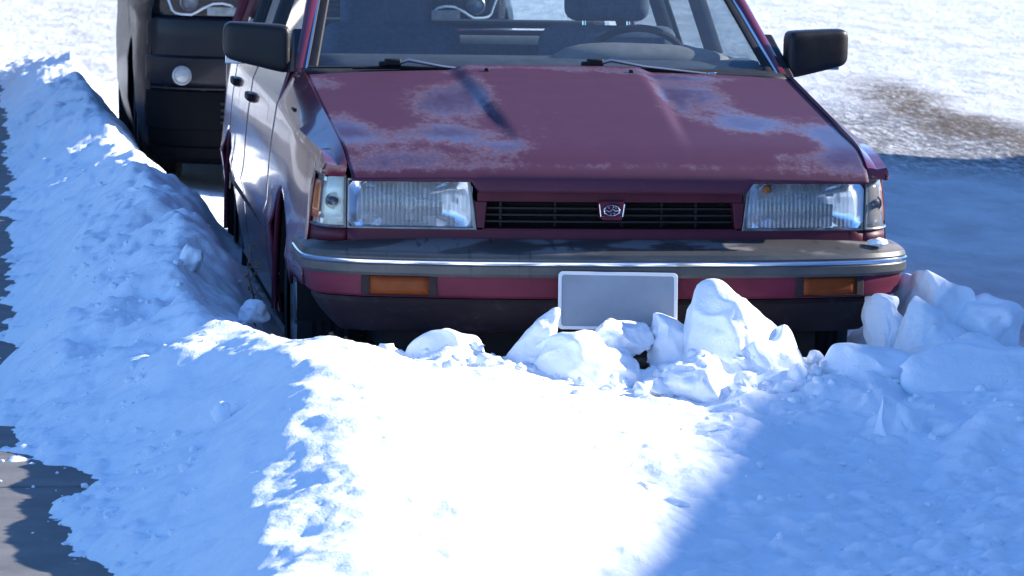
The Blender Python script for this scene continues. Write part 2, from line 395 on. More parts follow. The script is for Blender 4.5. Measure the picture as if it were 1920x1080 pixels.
def snow_height(X, Y):
    wx = X+.06*fbm(X*3, Y*3, 41, 3); wy = Y+.14*fbm(X*2.2, Y*2.2, 51, 3)
    z = base_height(wx, wy)
    m = sstep(.02, .2, z)                                  # how deep the snow lies
    amp = np.interp(X, [-.85,-.70,-.58,-.45,-.36,-.30,-.22,-.12,0,.12,.2,.3,.38,.46,.55,.65,.75], [0,.04,.02,.08,.03,.03,.09,.115,.10,.09,.13,.17,.14,.08,.03,.03,0])
    z = z+amp*np.exp(-((Y+.20+.03*fbm(X*6, Y*0, 88, 2))/.085)**2)*(1+.5*fbm(X*12, Y*12, 91, 3))
    z = z+.03*sstep(-1.2, -.9, X)*sstep(-.5, -.8, X)*sstep(-.2, -.7, Y)
    right = sstep(-.3, .5, X+.12*fbm(X*3, Y*3, 5, 2))*sstep(1.2, -.2, Y)
    bk = sstep(-.9, -1.1, X)*sstep(-.6, .6, Y)
    z = z+m*((.035+.045*bk)*fbm(X*2.6, Y*2.6, 3, 4)+(.016+.020*bk)*fbm(X*9+.6*Y, Y*6, 9, 4, .6))
    z = z+m*.004*fbm(X*45, Y*45, 19, 3, .6)
    rough = sstep(-.1, .35, fbm(X*1.7+3, Y*1.7, 77, 3))
    z = z+m*(.06+.55*rough*sstep(-1.0, .5, Y)+.45*right)*(.36*lumps(X, Y, .11, 5, .55)+.30*lumps(X+.3, Y, .05, 15, .6))
    z = z+m*right*(.035*fbm(X*4.5, Y*4.5, 71, 3)+.25*lumps(X, Y, .16, 73, .5)*.5)
    low = right*sstep(-.6, -1.3, Y)
    z = z+low*(.012*np.abs(fbm(X*8, Y*10, 31, 3))+.35*lumps(X, Y, .045, 23, .5)*.6)
    toe = sstep(.22, .08, z)*sstep(.0, .06, z)
    z = z+toe*(.55*lumps(X, Y, .06, 61, .55)+.4*lumps(X, Y, .028, 67, .5)-.008)
    return z
def height_object(name, x0, x1, y0, y1, nx, ny, mat, fn, ys=None):
    xs = np.linspace(x0, x1, nx); ys = np.linspace(y0, y1, ny) if ys is None else np.array(ys); ny = len(ys)
    X, Y = np.meshgrid(xs, ys); Z = fn(X, Y)
    co = np.stack([X, Y, Z], -1).reshape(-1, 3).astype(np.float32)
    idx = np.arange(nx*ny, dtype=np.int32).reshape(ny, nx)
    q = np.stack([idx[:-1, :-1], idx[:-1, 1:], idx[1:, 1:], idx[1:, :-1]], -1).reshape(-1, 4)
    me = bpy.data.meshes.new(name); me.vertices.add(len(co)); me.vertices.foreach_set('co', co.ravel())
    me.loops.add(q.size); me.loops.foreach_set('vertex_index', q.ravel())
    me.polygons.add(len(q)); me.polygons.foreach_set('loop_start', np.arange(0, q.size, 4, dtype=np.int32))
    me.update(calc_edges=True); me.validate(); me.shade_smooth()
    me.materials.append(mat); o = bpy.data.objects.new(name, me); COL.objects.link(o)
    return o

# --- snow
ysn = np.concatenate([np.linspace(-4.0, -3.0, 40), np.linspace(-2.99, 1.6, 500), np.linspace(1.61, 6.5, 330), np.linspace(6.52, 19.5, 330)])
so_ = height_object('snow_bank', -2.1, 2.3, 0, 0, 430, 0, M['snow'], snow_height, ysn)
tag(so_, kind='structure')

# --- street: packed snow with wheel tracks
def street_mat():
    n = N('packed_street_snow'); x = n.xyz()
    Y = x[1]; t = n.math('SUBTRACT', Y, 12.2)
    wob = n.math('MULTIPLY', n.math('SUBTRACT', n.noise(.9, 4, .6), .5), .9)
    xc = n.math('ADD', n.math('ADD', 4.55, n.math('MULTIPLY', n.math('MULTIPLY', t, t), .016)), wob)
    d1 = n.math('ABSOLUTE', n.math('SUBTRACT', x[0], xc))
    w1 = n.sstep(.55, .05, d1); w1 = n.math('MULTIPLY', w1, n.math('MULTIPLY', n.sstep(8, 12, Y), n.sstep(21, 16, Y)))
    dx = n.math('DIVIDE', n.math('SUBTRACT', x[0], 3.85), 1.5); dy = n.math('DIVIDE', n.math('SUBTRACT', Y, 12.2), 3.6)
    e = n.sstep(1.15, .2, n.math('ADD', n.math('MULTIPLY', dx, dx), n.math('MULTIPLY', dy, dy)))
    fine = n.noise(14, 9, .76, stretch=(2.6, .45, 1)); fine2 = n.noise(30, 6, .7)
    brown = n.math('MULTIPLY', w1, n.sstep(.38, .50, fine))
    grey = n.math('MULTIPLY', e, n.sstep(.42, .52, n.noise(11, 9, .80, stretch=(3.0, .45, 1))))
    far = n.math('MULTIPLY', n.sstep(.50, .66, n.noise(3.0, 9, .78, stretch=(.9, .5, 1))), .55)
    c = n.mix(n.sstep(.3, .7, n.noise(1.2, 8, .68, stretch=(1.6, .8, 1))), (.50, .52, .55), (.70, .72, .75))
    c = n.mix(far, c, (.50, .48, .46))
    c = n.mix(n.math('MULTIPLY', grey, .92), c, (.12, .115, .12))
    c = n.mix(n.math('MULTIPLY', brown, .95), c, (.11, .078, .05))
    n.set('Base Color', c); n.set('Roughness', .8); n.set('Specular IOR Level', .25)
    h = n.math('ADD', n.math('MULTIPLY', n.noise(5, 8, .65, stretch=(1.6, .8, 1)), 1.0), n.math('MULTIPLY', fine2, .25))
    n.set('Normal', n.bump(h, .9, .07))
    return n.m
M['street'] = street_mat()
def street_h(X, Y):
    f = .040*fbm(X*.9, Y*.7, 101, 5, .6)+.030*np.abs(fbm(X*3.0, Y*1.0, 111, 5, .65))-.02*np.exp(-((X-3.9-.02*(Y-12)**2*.3)/.35)**2)
    f = f+.34*np.exp(-((X+2.35)/.42)**2-((Y-21.5)/3.2)**2)*(1+.5*fbm(X*2.5, Y*1.5, 131, 3))/1.0  # mound added to cast shade on the far left snow
    return -.03+np.where(Y > 16, f, 0)*1.0+np.where(Y > 16, 0, f)*sstep(.9, 1.8, X+np.where(Y > 5, 3, 0))
st = height_object('street', -6, 16, -6, 46, 330, 0, M['street'], street_h, np.concatenate([np.linspace(-6, -.1, 40), np.linspace(0, 18, 420), np.linspace(18.06, 46, 260)]))
tag(st, kind='structure')
gm = MB(); 
gm.add([(-400,-300,-.12),(400,-300,-.12),(400,700,-.12),(-400,700,-.12)], [(0,1,2,3)])
tag(obj('ground', gm, M['street'], smooth=0), kind='structure')

# --- sidewalk of concrete slabs
def concrete():
    n = N('damp_concrete'); k = n.noise(5, 6, .6); g = n.noise(160, 3, .7)
    c = n.mix(n.sstep(.3, .7, k), (.105, .105, .105), (.165, .16, .155)); c = n.mix(n.math('MULTIPLY', n.sstep(.55, .7, g), .4), c, (.25, .24, .23))
    fr = n.math('MULTIPLY', n.sstep(.66, .74, n.noise(22, 6, .7)), .55); c = n.mix(fr, c, (.7, .73, .78))
    n.set('Base Color', c); n.set('Roughness', .75); n.set('Normal', n.bump(g, .3, .003))
    return n.m
M['concrete'] = concrete()
sw = MB().box((-2.28, 4.0, .005), (2.24, 24.0, .09))
sw = tag(obj('sidewalk', sw, M['concrete'], smooth=0), kind='structure')
slab = obj('slab', MB().box((0, 0, 0), (2.20, 1.488, .06)), M['concrete'], sw, smooth=0, bevel=.008)
ylist = [-1.10+1.5*(k+.5) for k in range(-5, 11)]
for k, y in enumerate(ylist):
    s_ = slab if k == 0 else slab.copy()
    if k: COL.objects.link(s_); s_.parent = sw
    s_.location = (-2.28, y, .052)

# --- snow chunks, each its own thing
G, G2 = 'broken snow chunks heaped before the bumper', 'shaded snow chunks by the right bumper corner'
def chunk(label, loc, size, seed, rz=0, cuts=5, rough=.10, tilt=(0, 0), sub=5, mat='snow', group=None, sharp=1.0, bias=True, name='snow_chunk', cat='snow chunk'):
    b = bmesh.new(); bmesh.ops.create_icosphere(b, subdivisions=sub, radius=1)
    rd = random.Random(seed); planes = []
    if bias and group == G: planes.append((Vector((.70+rd.uniform(-.1, .1), -.62+rd.uniform(-.1, .1), .36)).normalized(), .50))
    for _ in range(cuts-1):
        d = Vector((rd.uniform(-1, 1), rd.uniform(-1, 1), rd.uniform(-.5, 1))).normalized(); planes.append((d, rd.uniform(.55, .85)))
    off = Vector((rd.uniform(0, 50), rd.uniform(0, 50), rd.uniform(0, 50)))
    Mx = Matrix.Rotation(rz, 3, 'Z') @ Matrix.Rotation(tilt[0], 3, 'X') @ Matrix.Rotation(tilt[1], 3, 'Y')
    if group in (G, G2): size = tuple(a*b for a, b in zip(size, (1.22, 1.15, 1.10)))
    mx = max(size)
    for v in b.verts:
        p = v.co.copy()
        p += mnoise.noise_vector(p*.9+off)*.42+mnoise.noise_vector(p*2.1+off*2)*.20
        for d, h in planes:
            k = p.dot(d)-h
            if k > 0: p -= d*k*.62*sharp
        q = Vector((p.x*size[0], p.y*size[1], p.z*size[2])); n = v.co
        w = mnoise.fractal(q*11+off, 1.0, 2.0, 3)*.55+mnoise.fractal(q*42+off, 1.0, 2.0, 4)*.42
        q += n*(rough*mx*w)
        lump = mnoise.voronoi(q*28+off)[0][0]
        q += n*(.006*rough/.1)*(.5-lump*1.2)
        v.co = Mx @ q
    me = bpy.data.meshes.new(name); b.to_mesh(me); b.free(); me.shade_smooth(); me.materials.append(M[mat])
    o = bpy.data.objects.new(name, me); COL.objects.link(o); o.location = loc
    sm = o.modifiers.new('soften', 'SMOOTH'); sm.factor = .5; sm.iterations = 2 if sub < 5 else 4
    return tag(o, label, cat, group)
G = 'broken snow chunks heaped before the bumper'
chunk('low lit snow lump nearest the wheel, left end of the chunks before the bumper', (-.68, -.22, .225), (.085, .07, .075), 3, .3, 4, .14, group=G)
chunk('smooth sunlit snow dome with overhanging tip below the left amber lamp', (-.475, -.23, .235), (.105, .07, .098), 12, .1, 2, .05, tilt=(0, .18), group=G)
chunk('thin upright snow slab leaning by the licence plate corner', (-.262, -.22, .27), (.040, .05, .125), 21, .0, 3, .08, tilt=(-.1, .52), group=G, bias=False)
chunk('wide snow block under the left half of the licence plate', (-.10, -.27, .235), (.125, .075, .105), 33, -.1, 4, .09, group=G)
chunk('crumbly snow block touching the bottom of the licence plate', (.0, -.18, .315), (.085, .05, .052), 41, .2, 3, .16, group=G)
chunk('shaded round snow lump right of the plate, left of the tall peak', (.145, -.15, .29), (.07, .06, .075), 52, .0, 3, .07, group=G)
chunk('tallest snow peak, reaching above the licence plate bottom edge', (.31, -.20, .29), (.125, .09, .145), 67, .15, 4, .10, tilt=(0, -.06), group=G)
chunk('broad right shoulder of snow leaning on the tallest peak', (.395, -.21, .235), (.095, .085, .115), 71, -.2, 4, .07, group=G)
chunk('knobbly snow clod lying in front of the tallest peak', (.165, -.40, .235), (.085, .07, .065), 83, .4, 3, .20, group=G)
chunk('small snow clod left of the knobbly clod at its foot', (.06, -.42, .215), (.045, .04, .032), 87, .1, 3, .16, sub=4, group=G)
chunk('small pointed snow clod at the foot of the right shoulder', (.275, -.44, .20), (.035, .035, .05), 91, .6, 3, .12, sub=4, group=G)
G2 = 'shaded snow chunks by the right bumper corner'
chunk('rounded shaded snow slab just right of the pale stick', (.665, -.27, .245), (.105, .07, .068), 101, .2, 3, .06, group=G2)
chunk('grey dirty snow block with a vertical crack under the right bumper end', (.865, .02, .27), (.075, .07, .125), 113, .2, 5, .09, mat='snow_dirty', group=G2)
chunk('pale snow slab leaning against the right bumper corner underside', (.775, .06, .31), (.05, .05, .085), 117, -.3, 4, .06, group=G2)
chunk('tall snow block standing right beside the right bumper end', (.945, .16, .36), (.075, .08, .115), 121, .5, 5, .10, group=G2)
chunk('pointed snow block farthest right of those by the bumper', (1.08, .12, .31), (.085, .08, .095), 133, .1, 5, .12, group=G2)
chunk('big rounded snow mound right of the bumper in shade', (.965, -.33, .215), (.165, .12, .095), 141, .1, 3, .08, group=G2)
chunk('upright shaded snow chunk standing alone in the hollow at right', (.60, -.80, .155), (.050, .045, .085), 152, .2, 4, .07, group=G2)
chunk('flat shaded snow block at the foot of the upright chunk', (.625, -.84, .105), (.10, .07, .05), 157, .3, 4, .10, group=G2)
chunk('small shaded wedge of snow left of the upright chunk', (.52, -.86, .10), (.055, .05, .05), 161, .3, 4, .08, sub=4, group=G2)
chunk('shaded angular snow clod right of the upright chunk', (.75, -.78, .15), (.06, .05, .045), 163, .7, 4, .12, sub=4, group=G2)
chunk('shaded snow clod farthest right of the upright chunk', (.86, -.80, .14), (.055, .05, .045), 167, .1, 4, .14, sub=4, group=G2)
G3 = 'small snow clods in the foreground'
chunk('round snow clod at the sunlight edge near the bottom of the photo', (-.215, -1.80, .185), (.034, .034, .024), 171, 0, 2, .06, sub=4, group=G3)
chunk('flatter round snow clod beside it on the shaded side', (-.165, -1.87, .165), (.042, .035, .018), 173, 0, 2, .06, sub=4, group=G3)
chunk('small sunlit snow clod alone on the shaded left slope', (-1.13, -1.22, .275), (.030, .03, .028), 181, 0, 3, .12, sub=4, group=G3)
G4 = 'snow clods on the shaded bank beside the car'
chunk('pointed snow clod on the shaded bank left of the front wheel', (-1.10, .92, .405), (.035, .04, .05), 191, .2, 4, .08, sub=4, group=G4)
chunk('blocky snow clod crowning the bank beside the rear door', (-1.16, 2.55, .43), (.09, .12, .055), 195, .2, 5, .12, sub=4, group=G4)
chunk('darker snow clod crowning the bank next to the rear wheel', (-1.12, 3.1, .40), (.07, .12, .05), 199, .2, 5, .12, sub=4, group=G4)
chunk('small snow clod in shade between bank crest and front wheel', (-.93, .55, .30), (.05, .05, .035), 203, .2, 4, .12, sub=4, group=G4)

# crumbs nobody could count
def crumbs():
    rd = random.Random(5); mb = MB(); ico = bmesh.new(); bmesh.ops.create_icosphere(ico, subdivisions=2, radius=1)
    vs_ = [v.co.copy() for v in ico.verts]; fs = [tuple(v.index for v in f.verts) for f in ico.faces]; ico.free()
    pts = []
    for _ in range(760):
        k = rd.random()
        if k < .45: x, y = rd.uniform(-.8, .95), rd.gauss(-.30, .11)
        elif k < .65: x, y = rd.uniform(0, 1.2), rd.uniform(-2.6, -.5)
        elif k < .85: x, y = rd.uniform(-1.52, -1.2), rd.uniform(-2.2, 1.5)
        elif k < .93: x, y = rd.uniform(-1.5, -.9), rd.uniform(-.5, 4.5)
        else: x, y = rd.uniform(-1.75, -1.45), rd.uniform(-2.2, 2.5)
        pts.append((x, y))
    A = np.array(pts); Z = snow_height(A[:, 0], A[:, 1])
    for (x, y), z in zip(pts, Z):
        r = rd.uniform(.002, .006) if x < -1.45 else min(.026 if y > -.6 and x > -.85 else .013, .003+rd.expovariate(1/(.008 if y > -.6 and x > -.85 else .004))); off = Vector((rd.uniform(0, 99), 0, 0)); z = max(z, .082 if x < -1.44 else -.02)
        sc = Vector((rd.uniform(.7, 1.3), rd.uniform(.7, 1.3), rd.uniform(.5, 1)))
        mb.add([Vector((x, y, z+r*.3))+Vector((p.x*sc.x, p.y*sc.y, p.z*sc.z))*r*(1+.5*mnoise.noise(p*1.5+off)) for p in vs_], fs)
    tag(obj('snow_crumbs', mb, M['snow'], smooth=60, recalc=False), 'loose snow crumbs scattered over the bank and foreground', 'snow', kind='stuff')
crumbs()
#CAR
# ================================================================== the old maroon car
CAR = empty('parked_car'); tag(CAR, 'old maroon station wagon with peeling hood paint stuck behind heaped snow', 'car')
SEAMZ = [(.02,.712),(.045,.735),(.085,.752),(.14,.774),(.23,.799),(.45,.832),(.65,.860),(.92,.896),(1.22,.938)]
SEAMX = [(.0,.712),(.1,.719),(.6,.732),(1.25,.742)]
def hood_z(X, Y):
    xs = sinterp(SEAMX, Y); u = min(1, abs(X)/xs)
    z = sinterp(SEAMZ, Y)+(.006+.013*ss(.05, 1.2, Y))*(1-u**2.6)
    xe = interp([(.2,.232),(.8,.268),(1.2,.288)], Y); w = interp([(.2,.04),(.8,.05),(1.2,.06)], Y)
    z += .016*(1-ss(xe-w/2, xe+w/2, abs(X)))*ss(.12, .55, Y)-.006*ss(.12, .5, Y)
    return z
def make_hood():
    nx, rows = 141, []
    ys = [1.215-.0*k for k in range(1)]+lin(1.205, .20, 46)+lin(.19, .032, 16)
    for Y in ys:
        xs = sinterp(SEAMX, Y)-.003
        rows.append([(xs*u, Y+(.012*(1-u*u) if Y > 1.0 else 0)-.018*(1-u*u)*(1-ss(.03, .35, Y)), hood_z(xs*u, Y)) for u in lin(-1, 1, nx)])
    last = rows[-1]
    for k in (1, 2, 3, 4):                                  # the front face below the lip
        r = []
        for (x, y, z) in last:
            zb = .690+.030*ss(.366, .388, abs(x))
            r.append((x, y-.004*math.sin(k/4*2.6)+.004*k/4, z+(zb-z)*k/4))
        rows.append(r)
    return obj('hood', MB().grid(rows, flip=False), M['hood'], CAR, smooth=50, solid=.004, recalc=False)
hood = make_hood()
for x in (-.205, .235):
    z = hood_z(x, 1.13); nz = obj('washer_nozzle', MB().box((x, 1.13, z+.006), (.014, .012, .012)), M['black'], hood, bevel=.003)

# --- flanks
SHZ = [(.10,.742),(.23,.768),(.92,.812),(1.4,.834),(3.0,.858),(4.35,.862)]
def taper(Y): return .030*ss(.75, .05, Y)+.045*ss(3.6, 4.4, Y)
def arch(Y):
    z = .215
    for c in (.87, 3.335):
        d = abs(Y-c)
        if d < .345: z = max(z, .275+math.sqrt(.345**2-d*d))
    return z
PROF = [(0,.805),(.12,.822),(.25,.832),(.37,.834),(.47,.826),(.62,.800)]   # drop below shoulder -> half width
def side_panel(name, ys, s, mat, top, sharp=40, front=False):
    rows = []
    for Y in ys:
        zs = sinterp(SHZ, Y); tp = taper(Y); row = [Vector(p) for p in top(Y)]
        zb = arch(Y)
        if Y < .53: zb = max(zb, .415)
        if Y < .234: zb = .729
        row.append(Vector((.800-tp, Y, zs+.010)))
        n = 18
        for k in range(n):
            z = zs-.004+(min(zb, zs-.01)-zs+.004)*k/(n-1); d = zs-z
            x = sinterp(PROF, d)-tp
            x += .010*math.exp(-((d-.335)/.028)**2)        # low side moulding swell
            row.append(Vector((x, Y, z)))
        rows.append([(p.x*s, p.y, p.z) for p in row])
    if front:                                              # close the nose of the fender down to the lamp
        rows.insert(0, [(x, y+.004, min(z, .727)) for x, y, z in rows[0]])
    return obj(name, MB().grid(rows, flip=(s > 0)), mat, CAR, smooth=sharp, solid=.010, recalc=False)
def top_fender(Y):
    zh = sinterp(SEAMZ, Y); xs = sinterp(SEAMX, Y)+.004
    zt = sinterp([(.10,.748),(.15,.762),(.4,.806),(.6,.832),(.92,.868),(1.24,.916),(1.42,.930)], Y)
    zh = max(min(zh, zt+.03), zt-.002)
    return [(xs, Y, zh-.008), (xs+.002, Y, zh-.001), (.750-taper(Y)*.4, Y, (zh*.40+zt*.60)), (.763-taper(Y)*.6, Y, zt)]
def top_door(Y):
    return [(.745, Y, .940), (.768, Y, .936), (.775-taper(Y)*.5, Y, .925)]
fend = {}
for s in (-1, 1):
    fend[s] = side_panel('fender', lin(.088, .2335, 14)+lin(.2345, 1.372, 64), s, M['fender'], top_fender, 28, True)
    side_panel('front_door', lin(1.378, 2.472, 30), s, M['paint'], top_door)
    side_panel('rear_door', lin(2.478, 3.30, 34), s, M['paint'], top_door)
    side_panel('rear_quarter', lin(3.306, 4.36, 44), s, M['paint'], top_door)
    for Y in (.87, 3.335):                                  # flared arch lips
        pth = [(s*(.829-taper(Y)-.001), Y+.350*math.cos(a), .275+.350*math.sin(a)) for a in lin(R(-8), R(157), 40)]
        obj('arch_lip', MB().tube(pth, .010, 10), M['fender'], CAR, smooth=60)
    for Y, z in ((2.40, .795), (3.20, .800)):
        h = obj('door_handle', MB().box((s*.832, Y, z), (.024, .15, .026)), M['black'], CAR, bevel=.006)
        obj('handle_plate', MB().box((s*.826, Y-.055, z), (.024, .035, .034)), M['lampframe'], h, bevel=.005)
    obj('side_moulding', MB().box((s*.838, 1.93, .455), (.012, 1.08, .030)), M['black'], CAR, bevel=.004)
    obj('side_moulding', MB().box((s*.838, 2.88, .455), (.012, .78, .030)), M['black'], CAR, bevel=.004)
    obj('belt_moulding', MB().box((s*.762, 2.80, .944), (.018, 2.84, .014)), M['black'], CAR, bevel=.004)
    sk = MB().box((s*.775, 2.10, .205), (.05, 1.75, .075)); obj('sill', sk, M['black'], CAR, bevel=.012)
    fb = obj('fender_vent', MB().box((s*.792, .98, .842), (.012, .10, .018), Matrix.Rotation(s*.5, 3, 'Y')), M['black'], CAR, bevel=.004)

# --- wheels
def wheel(x, y, s, steer=0):
    Rr, w = .288, .175
    tp = [(.20,-w/2),(.25,-w/2-.004),(.272,-w/2+.012),(.284,-w/2+.03)]
    tread = []
    for k in range(9):
        h = -w/2+.035+(w-.07)*k/8; tread.append((Rr-(.007 if k % 2 else 0), h))
    prof = tp+tread+[(a, -b) for a, b in tp[::-1]]
    ty = obj('wheel', MB().lathe(prof, (0, 0, 0), 'X', 48), M['rubber'], CAR, smooth=30)
    ty.location = (x, y, .285)
    ty.rotation_euler = (0, 0, steer)
    rim = MB().lathe([(.205,w/2-.01),(.19,w/2-.02),(.175,w/2-.055),(.13,w/2-.03),(.07,w/2-.025),(.06,w/2-.008),(.001,w/2-.004)], (0, 0, 0), 'X', 40, s)
    obj('rim', rim, M['steel'], ty, smooth=35)
    rb = MB().lathe([(.205,-w/2+.01),(.12,-w/2+.03),(.001,-w/2+.03)], (0, 0, 0), 'X', 32, s); obj('brake_drum', rb, M['void'], ty)
for s in (-1, 1):
    wheel(s*.715, .87, s); wheel(s*.715, 3.335, s)

# --- underside and engine bay blocks (dark)
u = MB(); u.box((0, 2.15, .30), (1.20, 4.0, .16)); u.box((0, .62, .50), (1.14, .90, .34)); u.box((0, 3.9, .5), (1.3, .7, .3)); u.box((0, .22, .48), (1.45, .16, .34))
obj('underbody', u, M['void'], CAR, smooth=0)
ax = MB().tube([(-.68, .87, .26), (.68, .87, .26)], .025); ax.tube([(-.35, .3, .24), (-.6, .9, .25)], .02); ax.tube([(.35, .3, .24), (.6, .9, .25)], .02)
obj('axle', ax, M['void'], CAR)
for s in (-1, 1):                                          # inner wheel housings
    pth = []
    for c in (.87, 3.335):
        rows = [[(s*xx, c+.34*math.cos(a), .275+.34*math.sin(a)) for a in lin(0, math.pi, 24)] for xx in (.56, .815)]
        obj('wheel_housing', MB().grid(rows), M['void'], CAR, recalc=False)
        fl = MB().box((s*.56, c, .45), (.01, .68, .36)); obj('wheel_housing_wall', fl, M['void'], CAR, smooth=0)

# --- front panel, grille
def Yf(X, z): return .045+.055*(min(abs(X), .72)/.72)**2.2+.10*(z-.588)
fp = MB()
def strip_rows(z0, z1, x0, x1, yo, n=25, depth=.02):
    f0 = [(x, Yf(x, z0)+yo, z0) for x in lin(x0, x1, n)]; f1 = [(x, Yf(x, z1)+yo, z1) for x in lin(x0, x1, n)]
    b1 = [(x, y+depth, z) for x, y, z in f1]; b0 = [(x, y+depth, z) for x, y, z in f0]
    return [b0, f0, f1, b1]
fp.grid(strip_rows(.545, .5815, -.715, .715, .0, 41), flip=True)
for s in (-1, 1):
    rows = [[((.715+(sinterp(PROF, sinterp(SHZ, .2335)-z)-taper(.2335)-.714)*math.sin(a))*s, .099+.14*(1-math.cos(a)), z) for a in lin(0, R(88), 10)] for z in (.545, .5825)]
    fp.grid(rows, flip=(s < 0))
obj('front_panel', fp, M['dull'], CAR, smooth=40, recalc=False, solid=.004)
gr = MB(); gr.grid(strip_rows(.661, .687, -.366, .366, -.004, 25, .05), flip=True); gr.grid(strip_rows(.5825, .5885, -.352, .352, -.004, 25, .05), flip=True)
for s in (-1, 1):
    gr.prism([(s*.346, Yf(.34, .60)-.004, .5885), (s*.366, Yf(.36, .60)-.004, .5885), (s*.372, Yf(.36, .66)-.004, .661), (s*.339, Yf(.34, .66)-.004, .661)], (0, .05, 0))
gro = obj('grille', gr, M['dull'], CAR, smooth=40, bevel=.002)
obj('grille_backing', MB().box((0, .135, .63), (.74, .01, .13)), M['void'], gro, smooth=0)
for z in (.606, .624, .642):
    obj('slat', MB().grid([[(x, Yf(x, z)+.014+dy, z+dz) for x in lin(-.342, .342, 21)] for dy, dz in ((0, -.0025), (0, .0025), (.02, .004), (.02, -.001), (0, -.0025))], flip=False), M['black'], gro, smooth=30)
for x in (-.30, -.15, .035, .145, .24):
    obj('strut', MB().box((x, .085, .625), (.006, .02, .068)), M['black'], gro, smooth=0)
sl_ = MB()
for k in range(18): sl_.box((-.34+k*.04, .062, .6888), (.003, .01, .004))
tag(obj('clip_row', sl_, M['lampframe'], gro, smooth=0), kind='stuff')
em = MB().prism([(-.036, .036, .664), (-.030, .034, .620), (-.024, .034, .614), (.024, .034, .614), (.030, .034, .620), (.036, .036, .664)], (0, .02, 0))
emo = obj('emblem_plate', em, M['band'], gro, smooth=0)
e = MB(); cx, cz, y0 = 0, .6405, .0300
e.tube([(cx+.0215*math.cos(a), y0, cz+.0150*math.sin(a)) for a in lin(0, 2*math.pi, 33)], .0026, 6, caps=False)
for s in (-1, 1):
    e.tube([(s*.0345, y0, cz+.0175), (s*.0300, y0, cz-.0165)], .0022, 6); e.tube([(s*.0300, y0, cz-.0165), (s*.0225, y0, cz-.0168)], .0018, 6)
e.tube([(cx-.018, y0, cz+.002), (cx-.008, y0, cz-.004), (cx+.002, y0, cz+.004), (cx+.010, y0, cz-.002), (cx+.0185, y0, cz+.001)], .0024, 6)
for dx, dz, r_ in ((-.009, .007, .0032), (.004, .009, .002), (.010, .006, .002), (.006, -.008, .0022), (-.003, -.009, .002)):
    e.tube([(cx+dx-r_, y0, cz+dz), (cx+dx+r_, y0, cz+dz)], .0018, 6)
obj('emblem', e, M['chrome'], emo, smooth=60)

